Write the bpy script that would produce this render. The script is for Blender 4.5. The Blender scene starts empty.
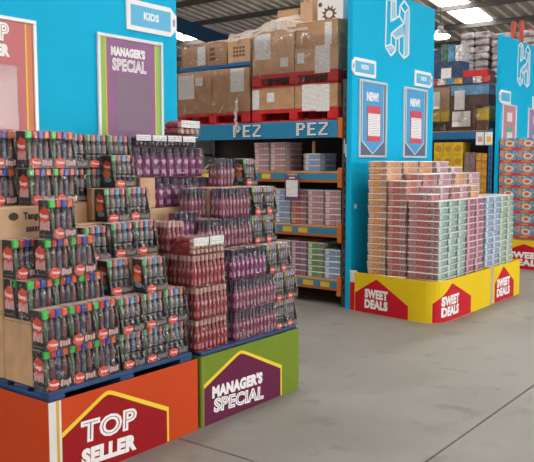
import bpy, math, random
from mathutils import Vector, Matrix
random.seed(7)
R = math.radians
sc = bpy.context.scene
col = sc.collection

# ------------------------------------------------------------------ camera, light, exposure
FPX, YAW, PITCH, HC = 752.0, R(37.58), R(5.2), 1.6      # focal length in pixels (534 wide), heading from +X, tilt down, eye height
cam = bpy.data.cameras.new('camera'); cam.sensor_fit = 'HORIZONTAL'; cam.sensor_width = 36; cam.lens = FPX/534*36
cam.clip_start = .05; cam.clip_end = 200
camo = bpy.data.objects.new('camera', cam); col.objects.link(camo); sc.camera = camo
Fw = Vector((math.cos(YAW)*math.cos(PITCH), math.sin(YAW)*math.cos(PITCH), -math.sin(PITCH)))
Rt = Vector((math.sin(YAW), -math.cos(YAW), 0)); Up = Rt.cross(Fw); Oc = Vector((0, 0, HC))
camo.matrix_world = Matrix(((Rt.x, Up.x, -Fw.x, 0), (Rt.y, Up.y, -Fw.y, 0), (Rt.z, Up.z, -Fw.z, HC), (0, 0, 0, 1)))
w = bpy.data.worlds.new('world'); sc.world = w; w.use_nodes = True
w.node_tree.nodes['Background'].inputs[0].default_value = (.75, .85, 1, 1); w.node_tree.nodes['Background'].inputs[1].default_value = .6
vs = sc.view_settings; vs.view_transform = 'Standard'; vs.look = 'None'; vs.gamma = 1; vs.use_curve_mapping = False
vs.exposure = 0.12
SKYLIGHT = 9.0; LAMP = 14.0; FRONTFILL = 6.5; SIDEFILL = 3.2

def at(px, py, X=None, Y=None, Z=None):
    d = Rt*((px-267)/FPX) - Up*((py-231)/FPX) + Fw
    if X is not None: t = X/d.x
    elif Y is not None: t = Y/d.y
    else: t = (Z-HC)/d.z
    return Oc + d*t

# ------------------------------------------------------------------ materials
MATS = {}
def mat(name, c, rough=.5, metal=0, var=0, scale=20, bump=0, bscale=60, emit=0, coat=0, trans=0, alpha=1, c2=None, stretch=None, spec=.5):
    if name in MATS: return MATS[name]
    m = bpy.data.materials.new(name); m.use_nodes = True; nt = m.node_tree; b = nt.nodes['Principled BSDF']
    c = tuple(c)+(1,)
    b.inputs['Base Color'].default_value = c; b.inputs['Roughness'].default_value = rough; b.inputs['Metallic'].default_value = metal
    b.inputs['Specular IOR Level'].default_value = spec
    if coat: b.inputs['Coat Weight'].default_value = coat; b.inputs['Coat Roughness'].default_value = .12
    if trans: b.inputs['Transmission Weight'].default_value = trans
    if alpha < 1: b.inputs['Alpha'].default_value = alpha
    if emit: b.inputs['Emission Color'].default_value = c; b.inputs['Emission Strength'].default_value = emit
    if var or bump or c2:
        tc = nt.nodes.new('ShaderNodeTexCoord'); mp = nt.nodes.new('ShaderNodeMapping'); nt.links.new(tc.outputs['Object'], mp.inputs[0])
        if stretch: mp.inputs['Scale'].default_value = stretch
        if var or c2:
            n = nt.nodes.new('ShaderNodeTexNoise'); n.inputs['Scale'].default_value = scale; n.inputs['Detail'].default_value = 4
            r = nt.nodes.new('ShaderNodeValToRGB'); nt.links.new(mp.outputs[0], n.inputs['Vector']); nt.links.new(n.outputs['Fac'], r.inputs[0])
            a = tuple(x*(1-var) for x in c[:3])+(1,); e = (tuple(c2)+(1,)) if c2 else tuple(min(1, x*(1+var)) for x in c[:3])+(1,)
            r.color_ramp.elements[0].color = a; r.color_ramp.elements[1].color = e
            r.color_ramp.elements[0].position = .35; r.color_ramp.elements[1].position = .65
            nt.links.new(r.outputs[0], b.inputs['Base Color'])
        if bump:
            n2 = nt.nodes.new('ShaderNodeTexNoise'); n2.inputs['Scale'].default_value = bscale; n2.inputs['Detail'].default_value = 3
            bp = nt.nodes.new('ShaderNodeBump'); bp.inputs['Strength'].default_value = bump; bp.inputs['Distance'].default_value = .01
            nt.links.new(mp.outputs[0], n2.inputs['Vector']); nt.links.new(n2.outputs['Fac'], bp.inputs['Height']); nt.links.new(bp.outputs[0], b.inputs['Normal'])
    MATS[name] = m
    return m

def film_mat(name, milk=.03, gloss=.10, bump=.6, scale=35, rough=.1, fres=1.0, crease=0, cscale=40):
    """clear plastic film: see-through, a little milky, crinkled gloss"""
    if name in MATS: return MATS[name]
    m = bpy.data.materials.new(name); m.use_nodes = True; nt = m.node_tree; nt.nodes.clear(); N = nt.nodes.new
    o = N('ShaderNodeOutputMaterial'); t = N('ShaderNodeBsdfTransparent'); g = N('ShaderNodeBsdfGlossy'); df = N('ShaderNodeBsdfDiffuse'); df.inputs[0].default_value = (.75, .74, .73, 1)
    mx = N('ShaderNodeMixShader'); m2 = N('ShaderNodeMixShader'); lw = N('ShaderNodeFresnel'); lw.inputs[0].default_value = 1.35
    ad = N('ShaderNodeMath'); ad.operation = 'MULTIPLY_ADD'; ad.inputs[1].default_value = fres; ad.inputs[2].default_value = gloss-.02*fres; ad.use_clamp = True
    tc = N('ShaderNodeTexCoord'); n = N('ShaderNodeTexNoise'); n.inputs['Scale'].default_value = scale; n.inputs['Detail'].default_value = 2
    n.inputs['Distortion'].default_value = 1.2
    bp = N('ShaderNodeBump'); bp.inputs['Strength'].default_value = bump; bp.inputs['Distance'].default_value = .02
    g.inputs['Roughness'].default_value = rough; m2.inputs[0].default_value = milk
    L = nt.links.new
    L(tc.outputs['Object'], n.inputs['Vector']); L(n.outputs['Fac'], bp.inputs['Height']); L(bp.outputs[0], g.inputs['Normal']); L(bp.outputs[0], df.inputs['Normal'])
    L(lw.outputs[0], ad.inputs[0]); L(ad.outputs[0], mx.inputs[0]); L(t.outputs[0], m2.inputs[1]); L(df.outputs[0], m2.inputs[2]); L(m2.outputs[0], mx.inputs[1]); L(g.outputs[0], mx.inputs[2]); L(mx.outputs[0], o.inputs[0])
    if crease:                                   # film creases get extra gloss, plus white painted in for glints
        mp = N('ShaderNodeMapping'); mp.inputs['Scale'].default_value = (1, 1, .55); n2 = N('ShaderNodeTexNoise'); n2.inputs['Scale'].default_value = cscale; n2.inputs['Detail'].default_value = 3; n2.inputs['Distortion'].default_value = 2.5
        oi = N('ShaderNodeObjectInfo'); va = N('ShaderNodeVectorMath'); va.operation = 'ADD'; rp = N('ShaderNodeMapRange'); rp.inputs[1].default_value = .60; rp.inputs[2].default_value = .69; rp.inputs[3].default_value = 0; rp.inputs[4].default_value = crease
        sm = N('ShaderNodeMath'); sm.operation = 'ADD'; sm.use_clamp = True
        L(tc.outputs['Object'], va.inputs[0]); L(oi.outputs['Location'], va.inputs[1]); L(va.outputs[0], mp.inputs[0]); L(mp.outputs[0], n2.inputs['Vector']); L(n2.outputs['Fac'], rp.inputs[0])
        L(ad.outputs[0], sm.inputs[0]); L(rp.outputs[0], sm.inputs[1]); L(sm.outputs[0], mx.inputs[0])
        mk = N('ShaderNodeMath'); mk.operation = 'MULTIPLY_ADD'; mk.inputs[1].default_value = .9; mk.inputs[2].default_value = milk; L(rp.outputs[0], mk.inputs[0]); L(mk.outputs[0], m2.inputs[0])
    MATS[name] = m
    return m

def print_mat(name, scale=(60, 60, 60), paper=(.8, .8, .79), ink=(.34, .34, .36), thr=.55):
    """paper covered with unreadably small print: rows of dashes"""
    if name in MATS: return MATS[name]
    m = bpy.data.materials.new(name); m.use_nodes = True; nt = m.node_tree; b = nt.nodes['Principled BSDF']; b.inputs['Roughness'].default_value = .6
    tc = nt.nodes.new('ShaderNodeTexCoord'); mp = nt.nodes.new('ShaderNodeMapping'); mp.inputs['Scale'].default_value = scale
    wv = nt.nodes.new('ShaderNodeTexWave'); wv.bands_direction = 'Z'; wv.inputs['Scale'].default_value = .5; wv.inputs['Distortion'].default_value = .6
    n = nt.nodes.new('ShaderNodeTexNoise'); n.inputs['Scale'].default_value = 1.6; n.inputs['Detail'].default_value = 2
    ml = nt.nodes.new('ShaderNodeMath'); ml.operation = 'MULTIPLY'; gt = nt.nodes.new('ShaderNodeMath'); gt.operation = 'GREATER_THAN'; gt.inputs[1].default_value = thr*.6
    mx = nt.nodes.new('ShaderNodeMix'); mx.data_type = 'RGBA'; mx.inputs[6].default_value = tuple(paper)+(1,); n.inputs['Roughness'].default_value = .7; mx.inputs[7].default_value = tuple(ink)+(1,)
    L = nt.links.new
    L(tc.outputs['Object'], mp.inputs[0]); L(mp.outputs[0], wv.inputs['Vector']); L(mp.outputs[0], n.inputs['Vector'])
    L(wv.outputs['Fac'], ml.inputs[0]); L(n.outputs['Fac'], ml.inputs[1]); L(ml.outputs[0], gt.inputs[0]); L(gt.outputs[0], mx.inputs[0]); L(mx.outputs[2], b.inputs['Base Color'])
    MATS[name] = m
    return m

blue_panel = mat('blue_panel', (.004, .42, .70), .5, spec=.12, var=.03, scale=2)
cardboard = mat('cardboard', (.47, .275, .15), .8, var=.12, scale=9, bump=.12, bscale=120)
cardboard2 = mat('cardboard_pale', (.55, .35, .21), .8, var=.10, scale=7, bump=.1, bscale=100)
cardboard3 = mat('cardboard_dull', (.42, .255, .15), .8, var=.12, scale=9)
tape = mat('parcel_tape', (.42, .27, .15), .3)
white = mat('white_paint', (.82, .82, .82), .45)
offwhite = mat('white_board', (.66, .65, .63), .6)
paper = print_mat('paper_print', (60, 60, 46), paper=(.86, .86, .85), thr=.68)
paper_big = print_mat('paper_print_large', (30, 30, 34), ink=(.42, .40, .41), thr=.6)
black_card = mat('black_card', (.014, .013, .014), .35, coat=.3)
red_plastic = mat('red_plastic', (.58, .016, .022), .45, var=.12, scale=6)
blue_pallet = mat('navy_pallet', (.012, .05, .15), .55, var=.2, scale=8)
steel_dark = mat('rack_steel', (.085, .09, .10), .45, metal=.4)
rack_blue = mat('rack_blue', (.01, .12, .30), .45)
orange_steel = mat('rack_orange', (.62, .15, .02), .45)
red_steel = mat('rack_red', (.42, .06, .03), .5)
wood = mat('shelf_wood', (.50, .29, .14), .7, var=.15, scale=14, stretch=(8, .6, 8))
film = film_mat('clear_film', .004, .03, 1.0, 60, .12, .7, .5, 30)
wrap = film_mat('stretch_wrap', .02, .03, 1.0, 9, .14, .8, .22, 5)
wrapdense = film_mat('stretch_wrap_dense', .12, .05, 1.0, 10, .25)
milky = film_mat('milky_film', .36, .0, .5, 12, .4, 0)
strand = film_mat('film_strand', .55, .06, .8, 30, .3, 0)
clear = film_mat('clear_pocket', .09, .02, .06, 6, .1)  # white share put in for glare caught by the plastic

# ------------------------------------------------------------------ mesh helpers
class MB:
    def __init__(s): s.v = []; s.f = []; s.m = []; s.mats = []
    def mi(s, m):
        if m not in s.mats: s.mats.append(m)
        return s.mats.index(m)
    def add(s, vs, fs, m):
        o = len(s.v); s.v += [tuple(v) for v in vs]; k = s.mi(m)
        for f in fs: s.f.append(tuple(i+o for i in f)); s.m.append(k)
        return s
    def box(s, x0, x1, y0, y1, z0, z1, m, b=0):
        if b <= 0:
            vs = [(x, y, z) for z in (z0, z1) for y in (y0, y1) for x in (x0, x1)]
            return s.add(vs, [(0, 2, 3, 1), (4, 5, 7, 6), (0, 1, 5, 4), (2, 6, 7, 3), (0, 4, 6, 2), (1, 3, 7, 5)], m)
        b = min(b, (x1-x0)*.45, (y1-y0)*.45, (z1-z0)*.45)
        vs = []; P = [(x0, x1), (y0, y1), (z0, z1)]
        idx = {}
        for cx in (0, 1):
            for cy in (0, 1):
                for cz in (0, 1):
                    for ax in range(3):
                        p = []
                        for k, cc in enumerate((cx, cy, cz)):
                            e = P[k][cc]
                            if k != ax: e += b if cc == 0 else -b
                            p.append(e)
                        idx[(cx, cy, cz, ax)] = len(vs); vs.append(tuple(p))
        fs = []
        I = lambda a, cc, u, v: idx[tuple((cc if k == a else (u if k == (a+1) % 3 else v)) for k in range(3))+(a,)]
        for a in range(3):
            for cc in (0, 1):
                q = [I(a, cc, 0, 0), I(a, cc, 1, 0), I(a, cc, 1, 1), I(a, cc, 0, 1)]
                fs.append(tuple(q if cc else q[::-1]))
        for a in range(3):                           # edges along axis a, between faces of axes p and q
            p, q = (a+1) % 3, (a+2) % 3
            for cp in (0, 1):
                for cq in (0, 1):
                    def k(ca, ax):
                        c3 = [0]*3; c3[a] = ca; c3[p] = cp; c3[q] = cq
                        return idx[tuple(c3)+(ax,)]
                    f = [k(0, p), k(1, p), k(1, q), k(0, q)]
                    if (cp ^ cq) == 0: f = f[::-1]
                    fs.append(tuple(f))
        for cx in (0, 1):
            for cy in (0, 1):
                for cz in (0, 1):
                    f = [idx[(cx, cy, cz, ax)] for ax in range(3)]
                    if (cx+cy+cz) % 2 == 0: f = f[::-1]
                    fs.append(tuple(f))
        return s.add(vs, fs, m)
    def lathe(s, prof, n, m, cx=0, cy=0, cz=0, ms=None, sx=1, sy=1):
        """prof: list of (r, z); ms: material for each ring"""
        vs = []
        for r, z in prof:
            for i in range(n):
                a = 2*math.pi*(i+.5)/n; vs.append((cx+sx*r*math.cos(a), cy+sy*r*math.sin(a), cz+z))
        o = len(s.v); s.v += vs
        for j in range(len(prof)-1):
            k = s.mi(ms[j] if ms else m)
            for i in range(n):
                i2 = (i+1) % n; s.f.append((o+j*n+i, o+j*n+i2, o+(j+1)*n+i2, o+(j+1)*n+i)); s.m.append(k)
        s.f.append(tuple(o+i for i in range(n))[::-1]); s.m.append(s.mi(ms[0] if ms else m))
        s.f.append(tuple(o+(len(prof)-1)*n+i for i in range(n))); s.m.append(s.mi(ms[-1] if ms else m))
        return s
    def prism(s, poly, d0, d1, m, plane='xz'):
        """polygon in a plane, extruded between d0 and d1 along the third axis"""
        def P(a, b, d): return {'xz': (a, d, b), 'yz': (d, a, b), 'xy': (a, b, d)}[plane]
        n = len(poly); vs = [P(a, b, d0) for a, b in poly]+[P(a, b, d1) for a, b in poly]
        fs = [tuple(range(n)), tuple(range(2*n-1, n-1, -1))]+[(i, i+n, (i+1) % n+n, (i+1) % n) for i in range(n)]
        return s.add(vs, fs, m)
    def bar(s, a, b, w, m, up=(0, 0, 1), h=None):
        """rectangular bar from a to b"""
        a, b = Vector(a), Vector(b); d = (b-a).normalized(); u = Vector(up); x = d.cross(u)
        if x.length < 1e-4: x = d.cross(Vector((1, 0, 0)))
        x.normalize(); y = x.cross(d); h = h or w
        vs = [p+x*sx*w/2+y*sy*h/2 for p in (a, b) for sx, sy in ((-1, -1), (1, -1), (1, 1), (-1, 1))]
        return s.add(vs, [(0, 1, 2, 3), (7, 6, 5, 4), (0, 4, 5, 1), (1, 5, 6, 2), (2, 6, 7, 3), (3, 7, 4, 0)], m)
    def mesh(s, name, smooth=False):
        me = bpy.data.meshes.new(name); me.from_pydata(s.v, [], s.f)
        for m in s.mats: me.materials.append(m)
        me.polygons.foreach_set('material_index', s.m)
        if smooth: me.polygons.foreach_set('use_smooth', [True]*len(s.f))
        me.update()
        return me

def fixn(me):
    import bmesh
    bm = bmesh.new(); bm.from_mesh(me); bmesh.ops.recalc_face_normals(bm, faces=bm.faces); bm.to_mesh(me); bm.free()
    return me

def ob(name, me, parent=None, loc=None, rot=None, label=None, cat=None, group=None, kind=None):
    if isinstance(me, MB): me = fixn(me.mesh(name))
    o = bpy.data.objects.new(name, me); col.objects.link(o)
    if loc is not None: o.location = loc
    if rot is not None: o.rotation_euler = rot
    if parent is not None: o.parent = parent
    if label: o['label'] = label
    if cat: o['category'] = cat
    if group: o['group'] = group
    if kind: o['kind'] = kind
    elif name in ('slot_row', 'emblem_hatching', 'carton_print', 'upright_marking', 'starburst_print', 'price_text'): o['kind'] = 'stuff'
    return o
def thing(name, label, cat, loc=(0, 0, 0), rz=0, group=None):
    return ob(name, None, None, loc, (0, 0, rz), label, cat, group)

def text_data(txt, size, bold=0, ext=.0006, sx=1.0, sp=1.0):
    cu = bpy.data.curves.new('t', 'FONT'); cu.body = txt; cu.size = size; cu.offset = bold; cu.extrude = ext; cu.resolution_u = 3
    cu.space_character = sp; cu.align_x = 'CENTER'
    o = bpy.data.objects.new('t', cu); col.objects.link(o)
    dg = bpy.context.evaluated_depsgraph_get(); me = o.evaluated_get(dg).to_mesh()
    vs = [(v.co.x*sx, v.co.y, v.co.z) for v in me.vertices]; fs = [tuple(p.vertices) for p in me.polygons]
    o.evaluated_get(dg).to_mesh_clear(); bpy.data.objects.remove(o); bpy.data.curves.remove(cu)
    return vs, fs
def fit_text(txt, width, height, bold=.02, ext=.0006, inl=None):
    """letters scaled to a width and cap height; baseline at 0, centred; inl = offset of a thin line down the middle of each stroke"""
    vs, fs = text_data(txt, 1.0, bold, 1.0, 1, 1.0+bold*1.2)
    x0 = min(v[0] for v in vs); x1 = max(v[0] for v in vs); y0 = min(v[1] for v in vs); y1 = max(v[1] for v in vs)
    if inl is not None: vs, fs = text_data(txt, 1.0, inl, 1.0, 1, 1.0+bold*1.2)
    return [((v[0]-(x0+x1)/2)*width/(x1-x0), (v[1]-y0)*height/(y1-y0), v[2]*ext) for v in vs], fs
def text_mesh(name, txt, width, height, m, bold=.02, face='-y', ext=.0006, inline=None):
    """mesh standing upright, reading from -y (or from -x); origin at the baseline centre"""
    mb = MB(); vs, fs = fit_text(txt, width, height, bold, ext)
    def place(v, e=0): return (v[0], -v[2]-e, v[1]) if face == '-y' else (-v[2]-e, -v[0], v[1])
    mb.add([place(v) for v in vs], fs, m)
    if inline:
        vs2, fs2 = fit_text(txt, width, height, bold, ext, -.032)
        mb.add([place(v, ext) for v in vs2], fs2, inline)
    return mb.mesh(name)

FINE = {'side_print', 'front_print', 'print', 'side_text', 'front_text'}
def spawn(spec, loc, rz=0, label=None, cat=None, group=None):
    """spec = (name, mesh, local location, children): a thing and its parts, sharing mesh data"""
    def rec(sp, parent):
        name, me, l, ch = sp
        o = bpy.data.objects.new(name, me); col.objects.link(o)
        if parent: o.parent = parent
        o.location = l
        if name in FINE: o['kind'] = 'stuff'
        for c in ch: rec(c, o)
        return o
    o = rec(spec, None); o.location = loc; o.rotation_euler = (0, 0, rz)
    o['label'] = label; o['category'] = cat
    if group: o['group'] = group
    return o
ORD = ['zeroth', 'first', 'second', 'third', 'fourth', 'fifth', 'sixth', 'seventh', 'eighth', 'ninth', 'tenth', 'eleventh', 'twelfth', 'thirteenth', 'fourteenth', 'fifteenth', 'sixteenth', 'seventeenth', 'eighteenth', 'nineteenth', 'twentieth', 'twenty-first', 'twenty-second', 'twenty-third', 'twenty-fourth']

# ------------------------------------------------------------------ the building
def concrete():
    m = bpy.data.materials.new('concrete'); m.use_nodes = True; nt = m.node_tree; b = nt.nodes['Principled BSDF']; L = nt.links.new
    ge = nt.nodes.new('ShaderNodeNewGeometry')
    def noise(scale, det, dist=0):
        n = nt.nodes.new('ShaderNodeTexNoise'); n.inputs['Scale'].default_value = scale; n.inputs['Detail'].default_value = det; n.inputs['Distortion'].default_value = dist
        L(ge.outputs['Position'], n.inputs['Vector']); return n
    def ramp(n, p0, c0, p1, c1):
        r = nt.nodes.new('ShaderNodeValToRGB'); r.color_ramp.elements[0].position = p0; r.color_ramp.elements[1].position = p1
        r.color_ramp.elements[0].color = c0+(1,); r.color_ramp.elements[1].color = c1+(1,); L(n.outputs['Fac'], r.inputs[0]); return r
    def mul(a, bb):
        mx = nt.nodes.new('ShaderNodeMix'); mx.data_type = 'RGBA'; mx.blend_type = 'MULTIPLY'; mx.inputs[0].default_value = 1
        L(a, mx.inputs[6]); L(bb, mx.inputs[7]); return mx.outputs[2]
    base = ramp(noise(1.1, 6, .6), .3, (.175, .160, .142), .7, (.225, .208, .188))
    speck = ramp(noise(90, 2), .3, (.88, .88, .88), .6, (1, 1, 1))
    stain = ramp(noise(3.4, 5, .4), .28, (.72, .71, .70), .42, (1, 1, 1))
    spots = ramp(noise(11, 2), .22, (.45, .45, .45), .29, (1, 1, 1))
    c = mul(mul(mul(base.outputs[0], speck.outputs[0]), stain.outputs[0]), spots.outputs[0]); L(c, b.inputs['Base Color'])
    b.inputs['Roughness'].default_value = .55
    bp = nt.nodes.new('ShaderNodeBump'); bp.inputs['Strength'].default_value = .15; bp.inputs['Distance'].default_value = .004
    L(noise(160, 3).outputs['Fac'], bp.inputs['Height']); L(bp.outputs[0], b.inputs['Normal'])
    return m
conc = concrete()
joint = mat('joint_filler', (.10, .095, .09), .9)
XA, XB, YA, YB = -9, 31, -12, 31
fl = ob('floor', MB().box(XA, XB, YA, YB, -.3, -.012, joint), kind='structure')
xs = [XA, -4.94, 3.06, 11.06, 19.06, XB]; ys = [YA, -6.29, 1.71, 9.71, 17.71, YB]
for i in range(5):
    for j in range(5):
        ob('slab', MB().box(xs[i]+.005, xs[i+1]-.005, ys[j]+.005, ys[j+1]-.005, -.2, 0, conc, .004), fl)
RZ = lambda x: 7.1-.115*(x-10)
roofm = mat('roof_sheet', (.70, .64, .58), .7, var=.12, scale=1.5)
wallm = mat('wall_sheet', (.36, .36, .35), .7, var=.08, scale=2)
steelm = mat('roof_steel', (.10, .09, .085), .6)
navym = mat('roof_steel_navy', (.012, .06, .15), .5)
mb = MB(); pr = []
y = YA
while y < YB:
    pr += [(y, .05), (y+.18, .05), (y+.21, 0), (y+.27, 0), (y+.30, .05)]; y += .33
vs = [(x, yy, RZ(x)+zz+.12*k) for k in (0, 1) for x in (XA, XB) for yy, zz in pr]; n = len(pr)
mb.add(vs, [(i, i+1, n+i+1, n+i) for i in range(n-1)]+[(2*n+i, 3*n+i, 3*n+i+1, 2*n+i+1) for i in range(n-1)], roofm)
ceil = ob('ceiling', mb.mesh('ceiling'), kind='structure')
x = -8.0
while x < XB:
    ob('purlin', MB().box(x, x+.09, YA, YB, RZ(x)-.15, RZ(x)-.01, steelm), ceil); x += 1.75
for yy in (-8.9, .4, 16.6, 24.5):
    ob('rafter', MB().bar((XA, yy, RZ(XA)-.45), (XB, yy, RZ(XB)-.45), .2, navym, h=.4), ceil)
for i, (nm, a) in enumerate((('wall_left', (XA-.2, XA, YA, YB)), ('wall_right', (XB, XB+.2, YA, YB)), ('wall_front', (XA, XB, YA-.2, YA)), ('wall_back', (XA, XB, YB, YB+.2)))):
    ob(nm, MB().box(*a, -.2, 9.6 if i != 1 else 6, wallm), kind='structure')
skym = mat('rooflight', (1, .99, .96), .5, emit=SKYLIGHT)
def rooflight(i, x0, x1, y0, y1):
    wv = MB(); a = []
    for yy in (y0, y1): a += [(x0, yy, RZ(x0)-.004), (x1, yy, RZ(x1)-.004), (x1, yy, RZ(x1)-.03), (x0, yy, RZ(x0)-.03)]
    wv.add(a, [(0, 1, 5, 4), (3, 2, 6, 7), (0, 1, 2, 3), (4, 5, 6, 7), (0, 3, 7, 4), (1, 2, 6, 5)], skym)
    ob('window_%d' % i, wv, kind='structure')
k = 1
for yy, xa, xb in ((-6.2, -4, 20), (-.8, 1, 22), (4.0, 2.5, 20), (12.3, XA+1, 13), (17.0, XA+1, 8)): rooflight(k, xa, xb, yy, yy+1); k += 1  # unseen rooflight strips, added and placed to brighten the scene
rooflight(k, XA+1, 12.9, 8.25, 9.25); k += 1
for q in range(4): rooflight(k, 20.15-1.75*q, 21.72-1.75*q, 8.45, 9.25); k += 1
p = at(180, 50, X=19.6); rooflight(k, 19.0, 19.9, p.y-.9, p.y+.1); k += 1
frontfillm = mat('front_fill_pane', (1, .99, .97), .4, emit=FRONTFILL)
d = ob('window_%d' % k, MB().box(2, 16, YA+.01, YA+.04, .9, 4.6, frontfillm), kind='structure')  # unseen window added to throw light from the camera side
for k in range(8): ob('fill_frame_bar', MB().box(1.95+2*k, 2.05+2*k, YA+.005, YA+.08, .85, 4.65, steelm), d)

k += 1
d = ob('window_%d' % k, MB().box(XA+.01, XA+.04, -9, 7, .9, 4.6, mat('side_fill_pane', (1, .99, .97), .4, emit=SIDEFILL)), kind='structure')  # unseen window added to brighten the faces turned left
for q in range(9): ob('fill_frame_bar', MB().box(XA+.005, XA+.08, -9.05+2*q, -8.95+2*q, .85, 4.65, steelm), d)
# high-bay lamps hanging from the purlins
lampm = mat('lamp_glow', (1, .97, .9), .5, emit=LAMP); lampb = mat('lamp_body', (.3, .3, .31), .4, metal=.6); cable = mat('cable', (.03, .03, .03), .6)
def lamp(x, y, z, label):
    t = thing('high_bay_lamp', label, 'lamp', (x, y, z), 0, 'high-bay lamps')
    ob('diffuser', MB().lathe([(.12, -.07), (.22, -.05), (.24, 0), (.21, .02)], 20, lampm), t)
    ob('housing', MB().lathe([(.20, .021), (.16, .09), (.09, .14), (.07, .24)], 20, lampb), t)
    ob('cable', MB().lathe([(.012, .24), (.012, RZ(x)-z-.17)], 6, cable), t)
p = at(440, 36, X=17.2); lamp(p.x, p.y, p.z, 'glowing round high-bay lamp beside the top of the middle blue panel')
p = at(187, 37, X=18.6); lamp(p.x, p.y, p.z, 'glowing high-bay lamp seen above the wrapped cartons beside the left blue panel')
for x, y, lb in ((1.5, -3, 'behind the camera on the left'), (8.5, -3, 'to the right of the camera'), (4.5, 2.0, 'in front of the lime skirt'), (11, 1.5, 'in front of the right display')): lamp(x, y, 5.9, 'added high-bay lamp above the frame over the floor '+lb)  # unseen lamps, kept for the light they add

# ------------------------------------------------------------------ blue aisle-end panels, posters, tags
Y0 = 4.23; PT = .065
Lw = white
def logo(parent, ox, oz, s=1.0):
    """isometric ladder emblem in white lines; ox, oz = its centre on the panel"""
    def q(cx, cy):
        p = at(378+cx/7.1, cy/7.1, Y=Y0); c = at(378+140/7.1, 200/7.1, Y=Y0)
        return (ox+(p.x-c.x)*s, Y0-.003, oz+(p.z-c.z)*s)
    P = [[(65, -8), (56, 335), (95, 395), (128, 360), (130, 278), (188, 248)], [(56, 335), (95, 315), (128, 352)], [(95, 315), (97, 240), (186, 168), (155, 115), (94, 152), (99, 2)],
         [(97, 240), (130, 278)], [(65, -8), (99, -25), (130, 0), (132, 128)], [(65, -8), (99, 8), (130, 0)],
         [(155, 115), (160, 45), (190, 8), (224, 60), (220, 388), (187, 415), (152, 370), (152, 268)], [(160, 45), (195, 92), (224, 60)], [(195, 92), (186, 168)], [(188, 248), (187, 415)]]
    mb = MB()
    for pl in P:
        for a, b in zip(pl[:-1], pl[1:]): mb.bar(q(*a), q(*b), .022*s, Lw, up=(0, 1, 0), h=.006)
    ob('emblem', mb, parent)
    mb = MB()
    for k in range(21): y = 100+k*14; mb.bar(q(194, y+6), q(216, y-4), .009*s, Lw, up=(0, 1, 0), h=.005)
    for k in range(9): y = 14+k*14; mb.bar(q(104, y+8), q(126, y), .009*s, Lw, up=(0, 1, 0), h=.005)
    for k in range(6): mb.bar(q(112+k*13, 238-k*10), q(140+k*9, 268-k*6), .009*s, Lw, up=(0, 1, 0), h=.005)
    for k in range(4): mb.bar(q(75+k*10, 350+k*9), q(95+k*8, 330+k*8), .009*s, Lw, up=(0, 1, 0), h=.005)
    ob('emblem_hatching', mb, parent)

def panel(x0, x1, label, emblem=True):
    t = thing('aisle_end_panel', label, 'panel', (0, 0, 0), 0, 'blue aisle-end panels')
    ob('board', MB().box(x0, x1, Y0, Y0+PT, 0, 3.52, blue_panel, .004), t)
    if emblem:
        c = at(378+140/7.1, 200/7.1, Y=Y0); logo(t, x0+(c.x-7.0), c.z)
    return t
PX1, PX2, PX3 = 2.2, 6.985, 11.29
panel(PX1, 4.335, 'tall blue end panel behind the top seller and manager\'s special displays', False)
p2 = panel(PX2, 8.97, 'tall blue end panel with white emblem and two new posters above the sweet tubs')
ob('socket_plate', MB().box(7.05, 7.09, Y0-.01, Y0, 1.10, 1.15, white, .003), p2)
panel(PX3, 13.3, 'blue end panel with white emblem at the right edge of the picture')

def tag(x0, x1, z0, z1, left, txt, label):
    t = thing('hanging_tag_sign', label, 'sign', (x0, Y0, z0), 0, 'luggage-tag signs on the blue panels')
    w_, h_ = x1-x0, z1-z0; e = h_*.30
    poly = [(0, 0), (w_-e, 0), (w_, h_*.25), (w_, h_*.75), (w_-e, h_), (0, h_)]
    if left: poly = [(w_-a, b) for a, b in poly]
    ob('board', MB().prism(poly, -.014, -.002, white), t)
    a0, a1 = (.04*w_+.02, w_-e) if not left else (e, w_-.04*w_-.02)
    ob('blue_field', MB().box(a0, a1, -.016, -.0135, .035, h_-.035, mat('tag_blue', (.10, .45, .72), .45)), t)
    if txt: ob('lettering', text_mesh('lettering', txt, (a1-a0)*.38, h_*.26, white, .045), t, ((a0+a1)/2, -.0165, h_*.40))
    hx = w_-e*.42 if not left else e*.42
    ob('eyelet', MB().box(hx-.012, hx+.012, -.016, -.0135, h_*.38, h_*.62, mat('eyelet_grey', (.3, .38, .45), .5)), t)
tag(3.805, 4.32, 2.57, 2.79, False, 'KIDS', 'white tag sign reading KIDS near the top of the left blue panel')
a = at(351.5, 60, Y=Y0); b = at(375, 70, Y=Y0)
tag(a.x, b.x, 2.53, 2.72, True, 'KIDS', 'tag sign pointing left above the left new poster on the middle panel')
a = at(414, 75, Y=Y0); b = at(431.5, 78, Y=Y0)
tag(a.x, b.x, 2.53, 2.72, False, 'KIDS', 'tag sign pointing right above the right new poster on the middle panel')
a = at(499, 96, Y=Y0); b = at(510, 96, Y=Y0)
tag(a.x, b.x, 2.50, 2.70, True, '', 'small tag sign above the pink poster on the right-hand blue panel')
a = at(532, 100, Y=Y0); b = at(544, 100, Y=Y0)
tag(a.x, b.x, 2.50, 2.70, False, '', 'tag sign cut by the right edge of the picture')

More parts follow.
